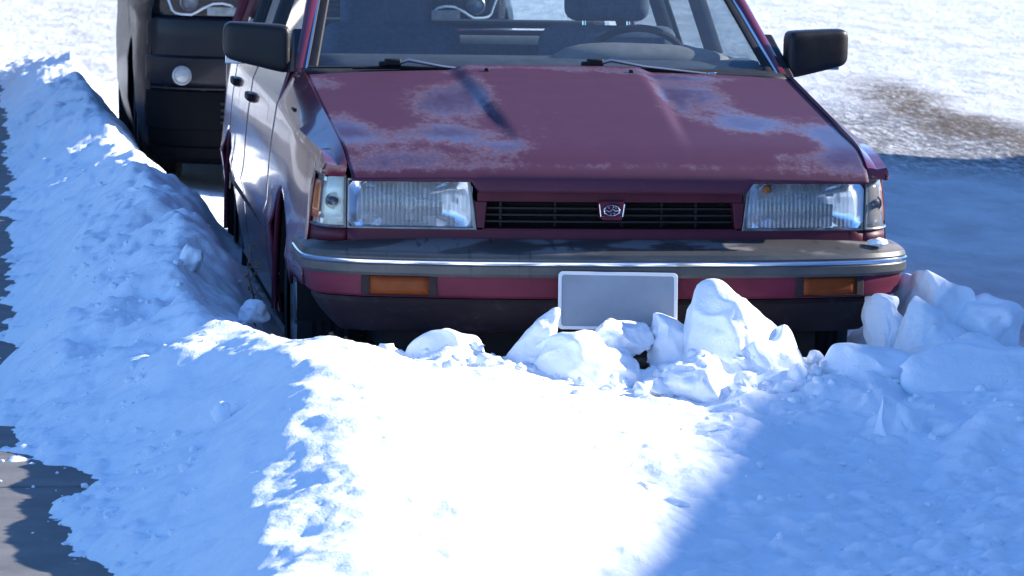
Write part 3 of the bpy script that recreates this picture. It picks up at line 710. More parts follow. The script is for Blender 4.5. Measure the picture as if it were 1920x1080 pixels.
# --- headlights and corner lamps
def headlight(s):
    def P(x, z, dy=0): return (s*x, Yf(x, z)+dy, z)
    inn = [(.376, .590), (.709, .590), (.709, .712), (.391, .712)]; out = [(.366, .583), (.717, .583), (.717, .719), (.384, .719)]
    def dense(q, n=8):
        r = []
        for i in range(4):
            a, b = q[i], q[(i+1) % 4]
            for k in range(n): r.append((a[0]+(b[0]-a[0])*k/n, a[1]+(b[1]-a[1])*k/n))
        return r
    o = obj('headlight', MB().ring([P(x, z, -.004) for x, z in dense(inn)], [P(x, z, -.004) for x, z in dense(out)], (0, .02, 0)), M['lampframe'], CAR, smooth=30, bevel=.002)
    obj('top_trim', MB().tube([P(x, .7165, -.007) for x in lin(.386, .714, 9)], .0022, 6), M['chrome'], o)
    rows = []
    for z in lin(.588, .714, 9):
        t = (z-.588)/.126; rows.append([P(x, z, .004-.006*math.sin(math.pi*t)) for x in lin(.374+.016*t, .711, 17)])
    obj('lens', MB().grid(rows, flip=(s > 0)), M['lens'], o, recalc=False)
    cx, cz = .545, .651; rows = []
    for t in lin(0, 1, 12):                                 # bowl: rectangular rim running into a parabola
        row = []
        for k in range(48):
            a = k*2*math.pi/48; ca, sa = math.cos(a), math.sin(a)
            q = 1/max(abs(ca)/.170, abs(sa)/.064); rx, rz_ = ca*q, sa*q
            rr = .062; w = ss(.15, 1, t)
            x = cx+(rr*ca*t)*(1-w)+rx*t*w; z = cz+(rr*sa*t)*(1-w)+rz_*t*w
            row.append((s*x, Yf(.545, .65)+.095*(1-min(1, ((x-cx)/.12)**2*.35+t*t*.65))+.014, z))
        rows.append(row)
    obj('reflector', MB().grid(rows, close=True), M['reflector'], o, smooth=70)
    obj('bulb_shield', MB().lathe([(.002, -.030), (.018, -.028), (.022, -.01), (.022, .06)], (s*cx, Yf(.545, .65)+.055, cz), 'Y', 20), M['bulb'], o)
    q = MB()                                               # optic blocks moulded into the back of the glass
    rd = random.Random(4 if s < 0 else 9)
    for k in range(9 if s < 0 else 5):
        x = cx+rd.uniform(-.085, .085); z = .600+.085*rd.random(); q.box((s*x, Yf(x, z)+.010, z), (rd.choice((.012, .022, .03)), .004, rd.choice((.010, .016, .026))))
    tag(obj('optic_block', q, M['bulb'], o, smooth=0), kind='stuff')
    if s > 0: obj('rust_spot', MB().lathe([(.001, -.006), (.009, -.004), (.012, 0)], P(.436, .697, -.004), 'Y', 12), M['rust'], o)
    # corner lamp
    def C(t, z):                                           # wraps from the front to the side
        a = R(88)*t; xe = sinterp(PROF, max(0, sinterp(SHZ, .2335)-z))-taper(.2335)+.001
        return (s*(.722+(xe-.722)*math.sin(a)), .098+.135*(1-math.cos(a))+.10*(z-.588)*.6, z)
    def band(t0, t1, z0, z1, off=0, n=8):
        return [[(C(t, z)[0], C(t, z)[1]+off, z) for t in lin(t0, t1, n)] for z in lin(z0, z1, 5)]
    zt = .727
    base = obj('corner_lamp', MB().grid(band(.0, 1, .585, zt, .016)), M['reflector'], CAR, recalc=False)
    obj('clear_lens', MB().grid(band(.02, .62, .590, zt-.005)), M['clear'], base, recalc=False, solid=.002)
    obj('amber_lens', MB().grid(band(.63, .99, .605, zt-.020)), M['amber'], base, recalc=False, solid=.002)
    pts = [C(t, .587) for t in lin(0, 1, 8)]; pts2 = [C(t, zt-.002) for t in lin(0, 1, 8)]
    fr = MB().tube(pts, .004, 6).tube(pts2, .004, 6).tube([C(0, .585), C(0, zt)], .004, 6)
    obj('lamp_rim', fr, M['lampframe'], base)
    obj('bulb', MB().lathe([(.001, -.014), (.010, -.010), (.012, 0), (.018, .012), (.024, .014)], C(.25, .655), 'Y', 16), M['bulb'], base)
for s in (-1, 1): headlight(s)

# --- bumper
def bump_plan(t):                                          # t 0..1 from centre to the arch, returns X, Y
    pts = [(0, (0, -.055)), (.30, (.40, -.035)), (.52, (.68, .018)), (.60, (.765, .058)), (.66, (.815, .105)), (.72, (.838, .17)), (1, (.842, .455))]
    return sinterp([(a, b[0]) for a, b in pts], t), sinterp([(a, b[1]) for a, b in pts], t)
def bump_strip(prof, close=False, tmax=1.0, n=61):
    ts = lin(-tmax, tmax, n*2-1); rows = []
    for (d, z) in prof:                                    # d: inward offset
        row = []
        for t in ts:
            x, y = bump_plan(abs(t)); x2, y2 = bump_plan(min(1, abs(t)+.01)); x1, y1 = bump_plan(max(0, abs(t)-.01))
            nx, ny = (y2-y1), -(x2-x1); l = math.hypot(nx, ny); nx, ny = nx/l, ny/l
            row.append((math.copysign(1, t)*(x-nx*d) if t else 0.0, y-ny*d, z))
        rows.append(row)
    return MB().grid(rows, flip=True)
bo = obj('front_bumper', bump_strip([(.02, .466), (.0, .468), (-.004, .474), (-.004, .492), (-.001, .497), (-.001, .508), (-.002, .514), (.002, .524), (.014, .533), (.040, .541), (.085, .556), (.10, .556)]), M['bumper'], CAR, smooth=30, recalc=False, solid=.004)
obj('chrome_strip', bump_strip([(-.001, .4955), (-.006, .4965), (-.008, .499), (-.0095, .506), (-.007, .5090), (-.001, .5095)], tmax=.985), M['chrome'], bo, smooth=50, recalc=False)
obj('lower_band', bump_strip([(.010, .4675), (.006, .464), (.008, .440), (.012, .412), (.020, .405), (.05, .405)]), M['band'], bo, smooth=40, recalc=False, solid=.003)
val = obj('valance', bump_strip([(.055, .404), (.040, .400), (.036, .388), (.060, .350), (.095, .312), (.11, .300), (.16, .298)], tmax=.80), M['valance'], CAR, smooth=40, recalc=False, solid=.003)
for s in (-1, 1):
    def q(x, z, d):
        ts_ = min(lin(0, .7, 200), key=lambda t: abs(bump_plan(t)[0]-x)); return (s*x, bump_plan(ts_)[1]+d, z)
    x0, x1, z0, z1 = .515, .672, .414, .462
    rim = MB().ring([q(x0, z0, .002), q(x1, z0, .002), q(x1, z1, .002), q(x0, z1, .002)], [q(x0-.022, z0-.005, .004), q(x1+.022, z0-.005, .004), q(x1+.022, z1+.004, .004), q(x0-.022, z1+.004, .004)], (0, .02, 0))
    rm = obj('turn_signal', rim, M['valance'], bo, smooth=0, bevel=.002)
    g = MB().grid([[q(x, z, .004) for x in lin(x0, x1, 9)] for z in lin(z0, z1, 4)], flip=False)
    obj('signal_lens', g, M['amber_dark'], bo, recalc=True, solid=.003)

bo.location.x = .012; val.location.x = .006
# --- licence plate (blank)
def rrect(w, h, r, n=5):
    p = []
    for cx, cz, a0 in ((w/2-r, h/2-r, 0), (-w/2+r, h/2-r, 90), (-w/2+r, -h/2+r, 180), (w/2-r, -h/2+r, 270)):
        for k in range(n+1): a = R(a0+90*k/n); p.append((cx+r*math.cos(a), cz+r*math.sin(a)))
    return p
tl = R(8); pc = Vector((.003, -.078, .4055)); rotp = Matrix.Rotation(R(.8), 3, 'Y') @ Matrix.Rotation(-tl, 3, 'X')
po = obj('license_plate', MB().prism([pc+rotp @ Vector((x, 0, z)) for x, z in rrect(.322, .152, .010)], rotp @ Vector((0, .003, 0))), M['plate'], CAR, smooth=30)
obj('plate_rim', MB().ring([pc+rotp @ Vector((x, -.003, z)) for x, z in rrect(.308, .138, .008)], [pc+rotp @ Vector((x, -.003, z)) for x, z in rrect(.326, .156, .012)], rotp @ Vector((0, .005, 0))), M['plate_edge'], po, smooth=30, bevel=.001)

# --- cowl, windshield, greenhouse
cw = MB().grid([[(x, 1.213-.0*x*x+.02*(1-(x/.74)**2), .930-.012*(x/.74)**2+.010) for x in lin(-.745, .745, 21)], [(x, 1.285+.07*(x/.74)**2, .948-.010*(x/.74)**2) for x in lin(-.745, .745, 21)]], flip=True)
obj('cowl', cw, M['black'], CAR, recalc=False, solid=.01)
def ws(u, v, d=0):                                         # windshield surface, u -1..1, v 0..1
    hw = .722-.130*v; x = hw*u; y = 1.262+.085*u*u*(1-.2*v)+.70*v; z = .945-.010*u*u+.405*v
    return (x, y-d*.5, z+d*.85)
obj('windshield', MB().grid([[ws(u, v) for u in lin(-1, 1, 25)] for v in lin(0, 1, 13)], flip=True), M['glass'], CAR, recalc=False)
gk = MB()
for s in (-1, 1): gk.tube([ws(s*.985, v, .004) for v in lin(0, 1, 10)], .014, 8, flat=.5)
gk.tube([ws(u, .012, .004) for u in lin(-1, 1, 25)], .016, 8, flat=.7); gk.tube([ws(u, .99, .004) for u in lin(-1, 1, 25)], .014, 8)
obj('windshield_seal', gk, M['black'], CAR)
for s in (-1, 1):
    ct = MB().tube([ws(s*.955, -.035, .006)]+[(ws(s*1.012, v, .008)) for v in lin(-.03, 1, 10)], .0055, 6)
    obj('windshield_trim', ct, M['chrome'], CAR)
def quadbar(name, pts, mat, r=.022, flat=.8): return obj(name, MB().tube(pts, r, 10, flat=flat), mat, CAR)
def side_xy(v): return .765-.135*v                          # half width of the greenhouse, v 0 belt .. 1 roof
for s in (-1, 1):
    quadbar('pillar', [(s*(.750-.133*v), 1.348+.70*v-.035*v*v, .925+.425*v) for v in lin(-.02, 1.02, 12)], M['paint'], [.022]*12)
    for Y0, Y1, r in ((2.46, 2.50, .030), (3.30, 3.34, .028), (4.22, 4.08, .040)):
        quadbar('pillar', [(s*(side_xy(v)-.012), Y0+(Y1-Y0)*v, .945+.40*v) for v in lin(0, 1, 6)], M['trim'] if Y0 < 4 else M['paint'], r)
    quadbar('roof_rail', [(s*(.630-.03*ss(3.6, 4.2, y)), y, 1.352+.012*math.sin(math.pi*(y-1.95)/2.2)) for y in lin(1.98, 4.12, 12)], M['paint'], .026)
    for Y0, Y1 in ((1.52, 2.45), (2.52, 3.29), (3.37, 4.12)):
        rows = []
        for v in lin(0, 1, 6):
            a = max(Y0, 1.36+.70*v+.03); b = Y1-(.10*v if Y1 > 4 else 0)
            rows.append([(s*(side_xy(v)-.006), y, .95+.395*v) for y in lin(a, b, 6)])
        obj('side_window', MB().grid(rows, flip=(s < 0)), M['glass'], CAR, recalc=False)
    quadbar('window_divider', [(s*(side_xy(v)-.008), 3.12+.03*v, .95+.39*v) for v in lin(0, 1, 4)], M['black'], .009)
    # mirror: sail base, arm and housing
    x0 = .758
    yb, hz = 1.42, 1.005
    prof = [(.0, .90), (.05, 1.0), (.5, .97), (.88, .90), (.96, .82), (1.0, .62)]
    hw, rows = .205, []
    for t in lin(0, 1, 14):
        k = sinterp(prof, t); x = x0+.015+hw*t; h = .074*k*(1-.14*t); d = .055*k; drop = -.006*(1-t)+.022*t
        row = []
        for j in range(24):
            a = j*2*math.pi/24; ca, sa = math.cos(a), math.sin(a)
            sx = math.copysign(abs(ca)**.33, ca); sz = math.copysign(abs(sa)**.33, sa)
            row.append((s*x, yb+.02+d*sx+(.03*t), hz+drop+h*sz))
        rows.append(row)
    m = MB().grid(rows, close=True, flip=(s < 0)); n0 = len(m.v); m.f.append(tuple(range(n0-24, n0))); m.f.append(tuple(range(0, 24)))
    mo = obj('side_mirror', m, M['mirror_black'], CAR, smooth=45, subd=1)
    obj('mirror_glass', MB().box((s*(x0+.125), yb+.098, hz-.005), (.165, .006, .10)), M['chrome'], mo, bevel=.004)
    obj('mirror_base', MB().prism([(s*.752, 1.34, .935), (s*.752, 1.56, .945), (s*.722, 1.56, 1.06)], (s*.034, 0, 0)), M['mirror_black'], mo, bevel=.006)
rf = MB().grid([[(x*(.630-.03*ss(3.6, 4.2, y)), y, 1.358+.012*math.sin(math.pi*(y-1.95)/2.2)+.034*(1-x*x)) for x in lin(-1, 1, 21)] for y in lin(1.955, 4.15, 20)], flip=False)
obj('roof', rf, M['paint'], CAR, smooth=50, recalc=False, solid=.012)
for s in (-1, 1): obj('roof_rack', MB().tube([(s*.52, 2.4, 1.385), (s*.52, 2.45, 1.43), (s*.52, 3.7, 1.43), (s*.52, 3.75, 1.385)], .010, 8), M['black'], CAR)
# tailgate
tg = obj('tailgate', MB().grid([[(x*(.79-.05*ss(.86, .5, z)*0), 4.36+.02*math.sin((z-.5)*4)-.03*abs(x)**4, z) for x in lin(-1, 1, 15)] for z in lin(.50, .94, 8)], flip=False), M['paint'], CAR, recalc=False, solid=.02)
rw = [[(x*(.70-.11*v), 4.35-.24*v-.02*abs(x)**3, .955+.385*v) for x in lin(-1, 1, 13)] for v in lin(0, 1, 7)]
obj('rear_window', MB().grid(rw, flip=False), M['glass'], tg, recalc=False)
quadbar('tailgate_bar', [(x, 4.35, .965) for x in lin(-.68, .68, 7)], M['trim'], .022)
rbm = MB().box((0, 4.42, .48), (1.60, .12, .13)); obj('rear_bumper', rbm, M['bumper'], CAR, bevel=.03)
for s in (-1, 1): obj('tail_lamp', MB().box((s*.70, 4.375, .72), (.15, .04, .24)), M['band'], CAR, bevel=.01)
# mud flap behind the rear wheel
for s in (-1, 1): obj('mud_flap', MB().box((s*.72, 3.72, .24), (.20, .008, .26)), M['void'], CAR, smooth=0)

# --- wipers
for px, py, pz, L_ in ((-.457, 1.262, .975, .345), (.160, 1.245, .982, .350)):
    tip = Vector((px+L_*.96, py-.012, pz-.034)); hub = Vector((px, py, pz))
    w = obj('wiper', MB().tube([hub+Vector((-.012, 0, -.01)), hub+Vector((.03, -.006, .004)), hub.lerp(tip, .4), tip], [.006, .009, .007, .006], 8, flat=.6), M['arm'], CAR)
    obj('wiper_hub', MB().box(hub+Vector((-.018, -.003, -.002)), (.050, .026, .022)).box(hub+Vector((-.045, 0, -.008)), (.03, .02, .016)), M['black'], w, bevel=.005)
    obj('wiper_blade', MB().tube([hub+Vector((-.14, .006, -.022)), hub+Vector((.0, .002, -.018)), hub+Vector((.16, .0, -.026)), tip+Vector((.02, .006, -.004))], [.004, .007, .007, .004], 6), M['black'], w)
    obj('wiper_tip', MB().box(tip+Vector((.006, -.002, .001)), (.022, .012, .010)), M['chrome'], w, bevel=.002)

# --- interior
da = MB().grid([[(x, 1.36+.03*(x/.7)**2, .935) for x in lin(-.70, .70, 15)], [(x, 1.50, .965) for x in lin(-.70, .70, 15)], [(x, 1.66, .968) for x in lin(-.70, .70, 15)], [(x, 1.72, .94) for x in lin(-.70, .70, 15)], [(x, 1.74, .62) for x in lin(-.70, .70, 15)]], flip=True)
obj('dashboard', da, M['dash'], CAR, smooth=60, recalc=False, solid=.01)
cl = MB(); rows = []
for t in lin(0, 1, 15):
    k = max(.05, (1-abs(2*t-1)**3.0))**.5; x = .075+.545*t
    rows.append([(x, 1.60+.085*k*math.cos(a), .965+.055*k*math.sin(a)*(1-.25*t)) for a in lin(-.3, math.pi+.3, 14)])
obj('instrument_hood', MB().grid(rows, flip=True), M['cluster'], CAR, smooth=60, recalc=False, solid=.01)
def seat(cx, w=.46):
    o = obj('seat', MB().box((cx, 2.28, .76), (w, .16, .58), Matrix.Rotation(R(-14), 3, 'X')), M['fabric'], CAR, bevel=.05, seg=4)
    obj('seat_cushion', MB().box((cx, 2.02, .47), (w, .50, .16)), M['fabric'], o, bevel=.05, seg=4)
    return o
a = seat(-.37); obj('headrest', MB().box((-.385, 2.35, 1.095), (.30, .10, .205), Matrix.Rotation(R(-8), 3, 'X')), M['fabric'], a, bevel=.028, seg=4)
b = seat(.36); obj('headrest', MB().box((.355, 2.34, 1.175), (.285, .10, .225), Matrix.Rotation(R(-8), 3, 'X')), M['fabric'], b, bevel=.04, seg=4)
for dx in (-.075, .075): obj('headrest_post', MB().tube([(.355+dx, 2.33, .98), (.355+dx, 2.34, 1.08)], .006, 6), M['chrome'], b)
obj('rear_seat', MB().box((0, 3.18, .76), (1.30, .14, .42), Matrix.Rotation(R(-14), 3, 'X')).box((0, 2.95, .5), (1.30, .45, .16)), M['fabric'], CAR, bevel=.04, seg=3)
obj('cargo_floor', MB().box((0, 3.8, .62), (1.32, 1.05, .04)), M['trim'], CAR, smooth=0)
swl = MB().tube([(.36+.185*math.cos(a), 1.80-.06*math.sin(a), .90+.165*math.sin(a)) for a in lin(0, 2*math.pi, 41)], .012, 8, caps=False)
swl.tube([(.18, 1.80, .90), (.54, 1.80, .90)], .012, 6); swl.tube([(.36, 1.86, .88), (.36, 1.72, .84)], .03, 8)
obj('steering_wheel', swl, M['void'], CAR)
for s in (-1, 1):
    obj('door_trim', MB().box((s*.735, 2.75, .68), (.02, 2.9, .50)), M['trim'], CAR, smooth=0)
obj('cabin_floor', MB().box((0, 2.4, .36), (1.40, 2.1, .03)), M['void'], CAR, smooth=0)
obj('firewall', MB().box((0, 1.30, .64), (1.38, .03, .55)), M['void'], CAR, smooth=0)
obj('rear_view_mirror', MB().box((0, 1.98, 1.27), (.22, .02, .06)), M['black'], CAR, bevel=.01)

# --- small things on and by the car
chunk('heart shaped bit of snow on the right end of the bumper', (.752, .062, .553), (.026, .016, .013), 301, 0, 1, .05, sub=4, name='snow_clump', cat='snow clump')
tag(obj('ice_stick', MB().tube([(.520, -.30, .262), (.592, -.27, .306)], [.007, .006], 6), M['ice']), 'pale stick poking out of the snow under the right of the bumper', 'stick')
def weed(label, x, y, h, seed):
    rd = random.Random(seed); z = float(snow_height(np.array([x]), np.array([y]))[0])
    m = MB(); p = [Vector((x, y, z-.03))]
    for k in range(6): p.append(p[-1]+Vector((rd.uniform(-.012, .008), rd.uniform(-.01, .01), (h+.03)/6)))
    m.tube(p, [.004, .0038, .0035, .003, .003, .0025, .002], 5)
    for k in range(2, 7):
        for _ in range(2):
            q = p[k]+Vector((rd.uniform(-.04, .04), rd.uniform(-.03, .03), rd.uniform(.0, .03))); m.tube([p[k], q], [.002, .0012], 4)
            m.box(q, (.012, .008, .006), Matrix.Rotation(rd.uniform(0, 3), 3, 'Y'))
    tag(obj('dry_weed', m, M['wood']), label, 'weed', 'dry stems sticking out of the snow')
weed('dry branching weed between the shaded bank and the front wheel', -.91, .78, .22, 3)
weed('short dry stem in the snow under the left of the bumper', -.71, .0, .085, 8)
weed('thin dry stem just left of the short one, by the front wheel', -.765, .05, .05, 11)
tag(obj('dead_leaf', MB().grid([[(-1.335, -.62, .175), (-1.32, -.60, .19), (-1.315, -.57, .205)], [(-1.328, -.625, .176), (-1.31, -.605, .192), (-1.31, -.572, .206)]]), M['rust'], solid=.001), 'small brown dead leaf lying on the shaded left slope', 'leaf')
#CAR2
# ================================================================== dark car parked behind
C2 = empty('parked_car', (-.10, 7.4, -.01)); tag(C2, 'dark modern car parked behind the old maroon wagon, fog lamp showing', 'car')
M['dark'] = plain('dark_metallic_paint', (.004, .005, .011), .40, .0, spec=.18, coat=.10, vary=.15)
M['fog'] = plain('fog_lamp_glass', (.30, .32, .34), .25, .0, coat=.4)
M['alloy'] = plain('alloy_wheel', (.25, .26, .28), .35, .9)
H = .925
def c2plan(t):                                             # t 0..1: centre front -> corner -> side (rear end)
    pts = [(0, (0, 0)), (.2, (.42, .03)), (.34, (.68, .10)), (.44, (.82, .21)), (.52, (.89, .38)), (.6, (.915, .62)), (.75, (.925, 1.6)), (.9, (.92, 3.4)), (1.0, (.86, 4.45))]
    return sinterp([(a, b[0]) for a, b in pts], t), sinterp([(a, b[1]) for a, b in pts], t)
def c2skin(levels, t0=0, t1=1, n=60):
    rows = []
    for z, ins in levels:
        row = []
        for t in lin(-t1, t1, 2*n-1):
            x, y = c2plan(abs(t)); k = 1-ins/H; row.append((math.copysign(1, t)*x*k if t else 0.0, y+ins*1.2*(1-ss(.4, .8, abs(t))), z))
        rows.append(row)
    return rows
for s in (-1, 1):                                          # side skins cut round the wheels
    rows = []
    for t in lin(.47, 1, 90):
        x, y = c2plan(t); zb = .24
        for c in (.93, 3.55):
            d = abs(y-c)
            if d < .375: zb = max(zb, .345+math.sqrt(.375**2-d*d))
        row = []
        for k in range(16):
            z = 1.02+(zb-1.02)*k/15; ins = interp([(.2, .05), (.4, .005), (.62, .0), (.80, .012), (.88, .0), (1.02, .05)], z)
            row.append((s*(x-ins), y, z))
        rows.append(row)
    obj('body_side', MB().grid(rows, flip=(s > 0)), M['dark'], C2, smooth=40, recalc=False, solid=.01)
obj('front_fascia', MB().grid(c2skin([(.528, .006), (.56, .0), (.66, -.004), (.672, .006), (.80, .002), (.84, .006), (.866, .02)], 0, .49), flip=True), M['dark'], C2, recalc=False, solid=.01, smooth=20)
obj('nose_panel', MB().grid(c2skin([(.985, .035), (1.0, .05), (1.02, .09)], 0, .49), flip=True), M['dark'], C2, recalc=False, solid=.01)
lowf = obj('lower_bumper', MB().grid(c2skin([(.17, .05), (.20, .012), (.235, .004), (.24, .016), (.33, .012), (.335, .0), (.42, -.004), (.50, .0), (.518, .012)], 0, .49), flip=True), M['dark_plastic'], C2, recalc=False, solid=.01, smooth=20)
obj('lower_intake', MB().grid(c2skin([(.345, -.004), (.475, -.006)], 0, .26), flip=True), M['void'], lowf, recalc=False)
for z in (.365, .395, .425, .455): obj('slat', MB().grid(c2skin([(z-.006, -.010), (z+.006, -.012)], 0, .255), flip=True), M['black'], lowf, recalc=False, solid=.006)
obj('bumper_seam', MB().grid(c2skin([(.516, -.002), (.524, -.004), (.526, .004)], 0, .49), flip=True), M['black'], lowf, recalc=False)
hd = [[(x*(.86-.10*v), .10+1.05*v+.10*x*x*(1-v), 1.022+.13*v+.03*(1-x*x)) for x in lin(-1, 1, 21)] for v in lin(0, 1, 10)]
obj('hood', MB().grid(hd), M['dark'], C2, recalc=False, solid=.01)
obj('windshield', MB().grid([[(x*(.74-.10*v), 1.12+.12*x*x+.85*v, 1.155+.46*v) for x in lin(-1, 1, 15)] for v in lin(0, 1, 8)]), M['glass'], C2, recalc=False)
obj('roof', MB().grid([[(x*.62, y, 1.615+.05*(1-x*x)-.06*ss(3, 4.3, y)) for x in lin(-1, 1, 11)] for y in lin(1.95, 4.2, 10)]), M['dark'], C2, recalc=False, solid=.02)
for s in (-1, 1):
    obj('pillar', MB().tube([(s*(.80-.15*v), 1.20+.85*v, 1.08+.54*v) for v in lin(0, 1, 6)], .035, 8), M['dark'], C2)
    obj('side_window', MB().grid([[(s*(.86-.22*v), y, 1.03+.56*v) for y in lin(1.45+.55*v, 4.1-.2*v, 6)] for v in lin(0, 1, 4)], flip=(s < 0)), M['glass'], C2, recalc=False)
    obj('shoulder', MB().grid([[(s*(.875-.0*k)+(-s*.012*k), y, 1.018+.014*k) for y in lin(.85, 4.35, 20)] for k in range(3)], flip=(s < 0)), M['dark'], C2, recalc=False, solid=.01)
    # headlight: dark bowl with a bright contour line
    def F(x, z, d=0):
        t = min(lin(0, .56, 240), key=lambda t: abs(c2plan(t)[0]-x)); y = c2plan(t)[1]; return (s*(x), y+.012+d, z)
    hl = obj('headlight', MB().grid([[F(x, z, .03) for x in lin(.42, .885, 14)] for z in lin(.866, .985, 4)], flip=(s > 0)), M['dark_plastic'], C2, recalc=True, solid=.01)
    cont = [(.800, .983), (.778, .936), (.760, .888), (.745, .876), (.722, .871), (.672, .870), (.648, .882), (.622, .899), (.572, .923), (.53, .926), (.49, .918), (.477, .906)]
    obj('contour_light', MB().tube([F(x, z, -.004) for x, z in cont], .0055, 8), M['plate_edge'], hl)
    lc = Vector(F(.682, .930, .004)); obj('projector', MB().lathe([(.045, -.004), (.040, -.010), (.036, 0), (.020, .012), (.001, .016)], lc, 'Y', 24), M['lampframe'], hl)
    obj('lens', MB().grid([[F(x, z, -.012) for x in lin(.42, .89, 14)] for z in lin(.866, .986, 4)], flip=(s > 0)), M['lampglass'], hl, recalc=False)
    rp = obj('lamp_corner_panel', MB().grid([[F(x, z, -.014) for x in lin(.45, .60, 6)] for z in lin(.868, .908, 3)]), M['lampframe'], hl)
    # fog lamp in its black recess
    fc = Vector(F(.715, .583, -.040))
    fo = obj('fog_lamp', MB().lathe([(.046, .03), (.046, -.004), (.038, -.010), (.036, -.004), (.028, -.010), (.001, -.013)], fc, 'Y', 28), M['fog'], C2)
    obj('fog_bezel', MB().ring([F(x, z, -.012) for x, z in ((.775, .53), (.775, .625), (.62, .625), (.55, .58), (.62, .53))], [F(x, z, -.016) for x, z in ((.795, .510), (.795, .643), (.61, .643), (.515, .58), (.61, .510))], (0, .02, 0)), M['black'], fo, bevel=.003)
    obj('fog_recess', MB().grid([[F(x, z, -.009) for x in lin(.54, .785, 8)] for z in (.525, .63)]), M['void'], fo)
    for y in (.93, 3.55):
        w = .215
        prof = [(.235, -w/2), (.30, -w/2-.004), (.335, -w/2+.02)]+[(.345-(.007 if k % 2 else 0), -w/2+.03+(w-.06)*k/8) for k in range(9)]+[(.335, w/2-.02), (.30, w/2+.004), (.235, w/2)]
        wo = obj('wheel', MB().lathe(prof, (0, 0, 0), 'X', 48), M['rubber'], C2, smooth=30); wo.location = (s*.79, y, .345)
        rm = MB().lathe([(.24, w/2-.01), (.225, w/2-.03), (.21, w/2-.08), (.001, w/2-.08)], (0, 0, 0), 'X', 40, s)
        for k in range(10):
            a = k*math.pi/5; rm.box((s*(w/2-.04), math.cos(a)*.13, math.sin(a)*.13), (.03, .035, .20), Matrix.Rotation(a-math.pi/2, 3, 'X'))
        obj('rim', rm, M['alloy'], wo)
    obj('side_mirror', MB().box((s*1.0, 1.55, 1.12), (.18, .12, .13)), M['dark'], C2, bevel=.04, seg=3)
ub = MB().box((0, 2.3, .36), (1.40, 4.0, .28)).box((0, .45, .62), (1.3, .5, .5)).box((0, 2.7, .75), (1.5, 3.2, .4)); obj('underbody', ub, M['void'], C2, smooth=0)
gro2 = obj('grille', MB().grid(c2skin([(.868, .03), (.983, .045)], 0, .22), flip=True), M['void'], C2, recalc=False)
for z in (.905, .93, .955): obj('slat', MB().grid(c2skin([(z-.005, .018), (z+.005, .020)], 0, .21), flip=True), M['black'], gro2, recalc=False, solid=.006)
obj('tailgate', MB().grid([[(x*.84, 4.44-.05*x*x, z) for x in lin(-1, 1, 9)] for z in lin(.35, 1.05, 5)]), M['dark'], C2, recalc=False, solid=.02)
obj('rear_window', MB().grid([[(x*(.76-.14*v), 4.42-.22*v, 1.06+.48*v) for x in lin(-1, 1, 9)] for v in lin(0, 1, 4)]), M['glass'], C2, recalc=False)

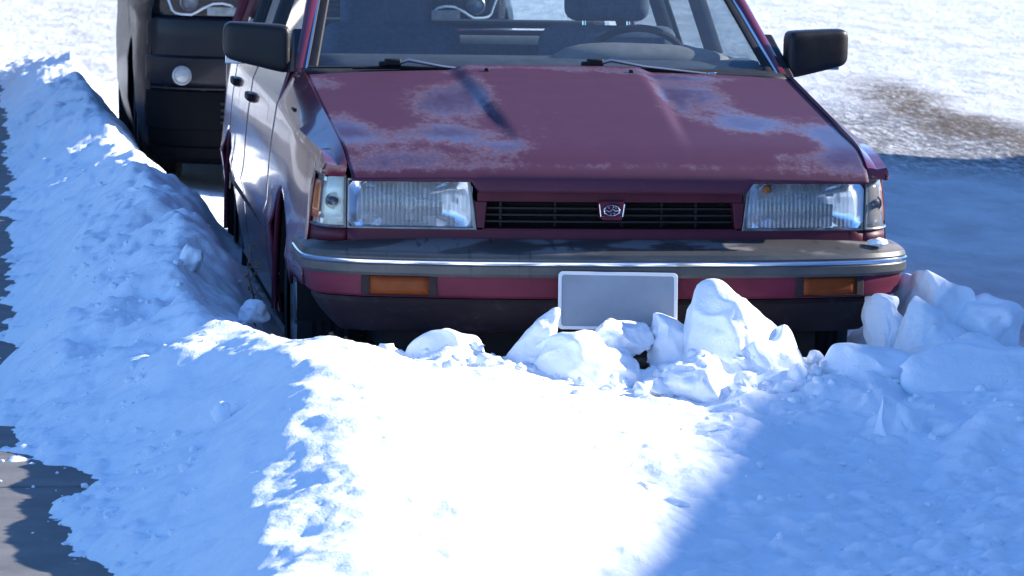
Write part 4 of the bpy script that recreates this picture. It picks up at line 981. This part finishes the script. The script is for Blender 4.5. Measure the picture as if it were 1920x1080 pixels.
# ================================================================== houses outside the frame (one shades the street, others show in reflections)
M['siding'] = plain('brown_siding', (.20, .13, .09), .8, vary=.2, scale=3)
M['siding_pale'] = plain('pale_siding', (.50, .46, .40), .8, vary=.15, scale=3)
M['siding_grey'] = plain('grey_siding', (.055, .055, .062), .8, vary=.25, scale=1.5)
M['roofing'] = plain('dark_roofing', (.06, .055, .055), .9, vary=.3, scale=10)
M['frame'] = plain('white_frame', (.75, .75, .75), .5)
def house(label, x0, x1, y0, y1, h, face, mat, ridge=1.2):
    o = empty('house', ((x0+x1)/2, (y0+y1)/2, 0)); tag(o, label, 'house', 'houses along the street'); cx, cy = o.location.x, o.location.y
    obj('wall', MB().box((0, 0, h/2-.1), (x1-x0, y1-y0, h+.2)), mat, o, smooth=0)
    w2, l2 = (x1-x0)/2, (y1-y0)/2
    obj('roof', MB().add([(-w2, -l2, h), (w2, -l2, h), (w2, l2, h), (-w2, l2, h), (0, -l2, h+ridge), (0, l2, h+ridge)], [(0, 1, 4), (2, 3, 5), (0, 4, 5, 3), (1, 2, 5, 4), (0, 3, 2, 1)]), M['roofing'], o, smooth=0)
    n = max(2, int((y1-y0)/4)) if face[0] else max(2, int((x1-x0)/3))
    for k in range(n):
        for z in ((1.6, h-1.4) if h > 5 else (1.7,)):
            if face[0]: c = (face[0]*w2, -l2+(k+.5)*(y1-y0)/n, z); d = (.10, 1.2, 1.3); dp = (.12, 1.0, 1.1)
            else: c = (-w2+(k+.5)*(x1-x0)/n, face[1]*l2, z); d = (1.2, .10, 1.3); dp = (1.0, .12, 1.1)
            w = obj('window', MB().box(c, d), M['frame'], o, smooth=0); obj('pane', MB().box(c, dp), M['bulb'], w, smooth=0)
    return o
# the near eave's shadow falls through (.05, .3), runs a little off the street and stops where the road turns bright
AL, EAVE = R(15.5), 6.2; LS = EAVE/math.tan(SUN_EL); wd, back = Vector((math.sin(AL), math.cos(AL), 0)), Vector((math.cos(AL), -math.sin(AL), 0))
t_end = np.linalg.solve(np.array([[math.sin(AL), math.cos(SUN_AZ)], [math.cos(AL), math.sin(SUN_AZ)]]), np.array([3.85-.05, 10.83-.3]))[0]
far_c = Vector((.05+LS*math.cos(SUN_AZ), .3+LS*math.sin(SUN_AZ), 0))+wd*float(t_end)
hs = house('long brown house right of the street, outside the photo, shading the road', -4.0, 4.0, -24.0, 24.0, EAVE, (-1, 0), M['siding'], ridge=1.0)
hs.location = far_c-wd*24+back*4; hs.rotation_euler = (0, 0, -AL)
house('pale house at the far end of the street, outside the photo, left one', -16, -6, 62, 72, 4.2, (0, -1), M['siding_pale'], 2.6)
house('brown house at the far end of the street, outside the photo, middle one', -2, 8, 66, 76, 4.4, (0, -1), M['siding'], 2.4)
house('pale house at the far end of the street, outside the photo, right one', 14, 25, 64, 74, 4.2, (0, -1), M['siding_pale'], 2.4)
house('long dark grey house left of the sidewalk, outside the photo, added to darken what the car flank mirrors', -16, -5.2, 12, 36, 4.6, (1, 0), M['siding_grey'], 2.0)  # unseen house added so the wagon's flank mirrors something dark
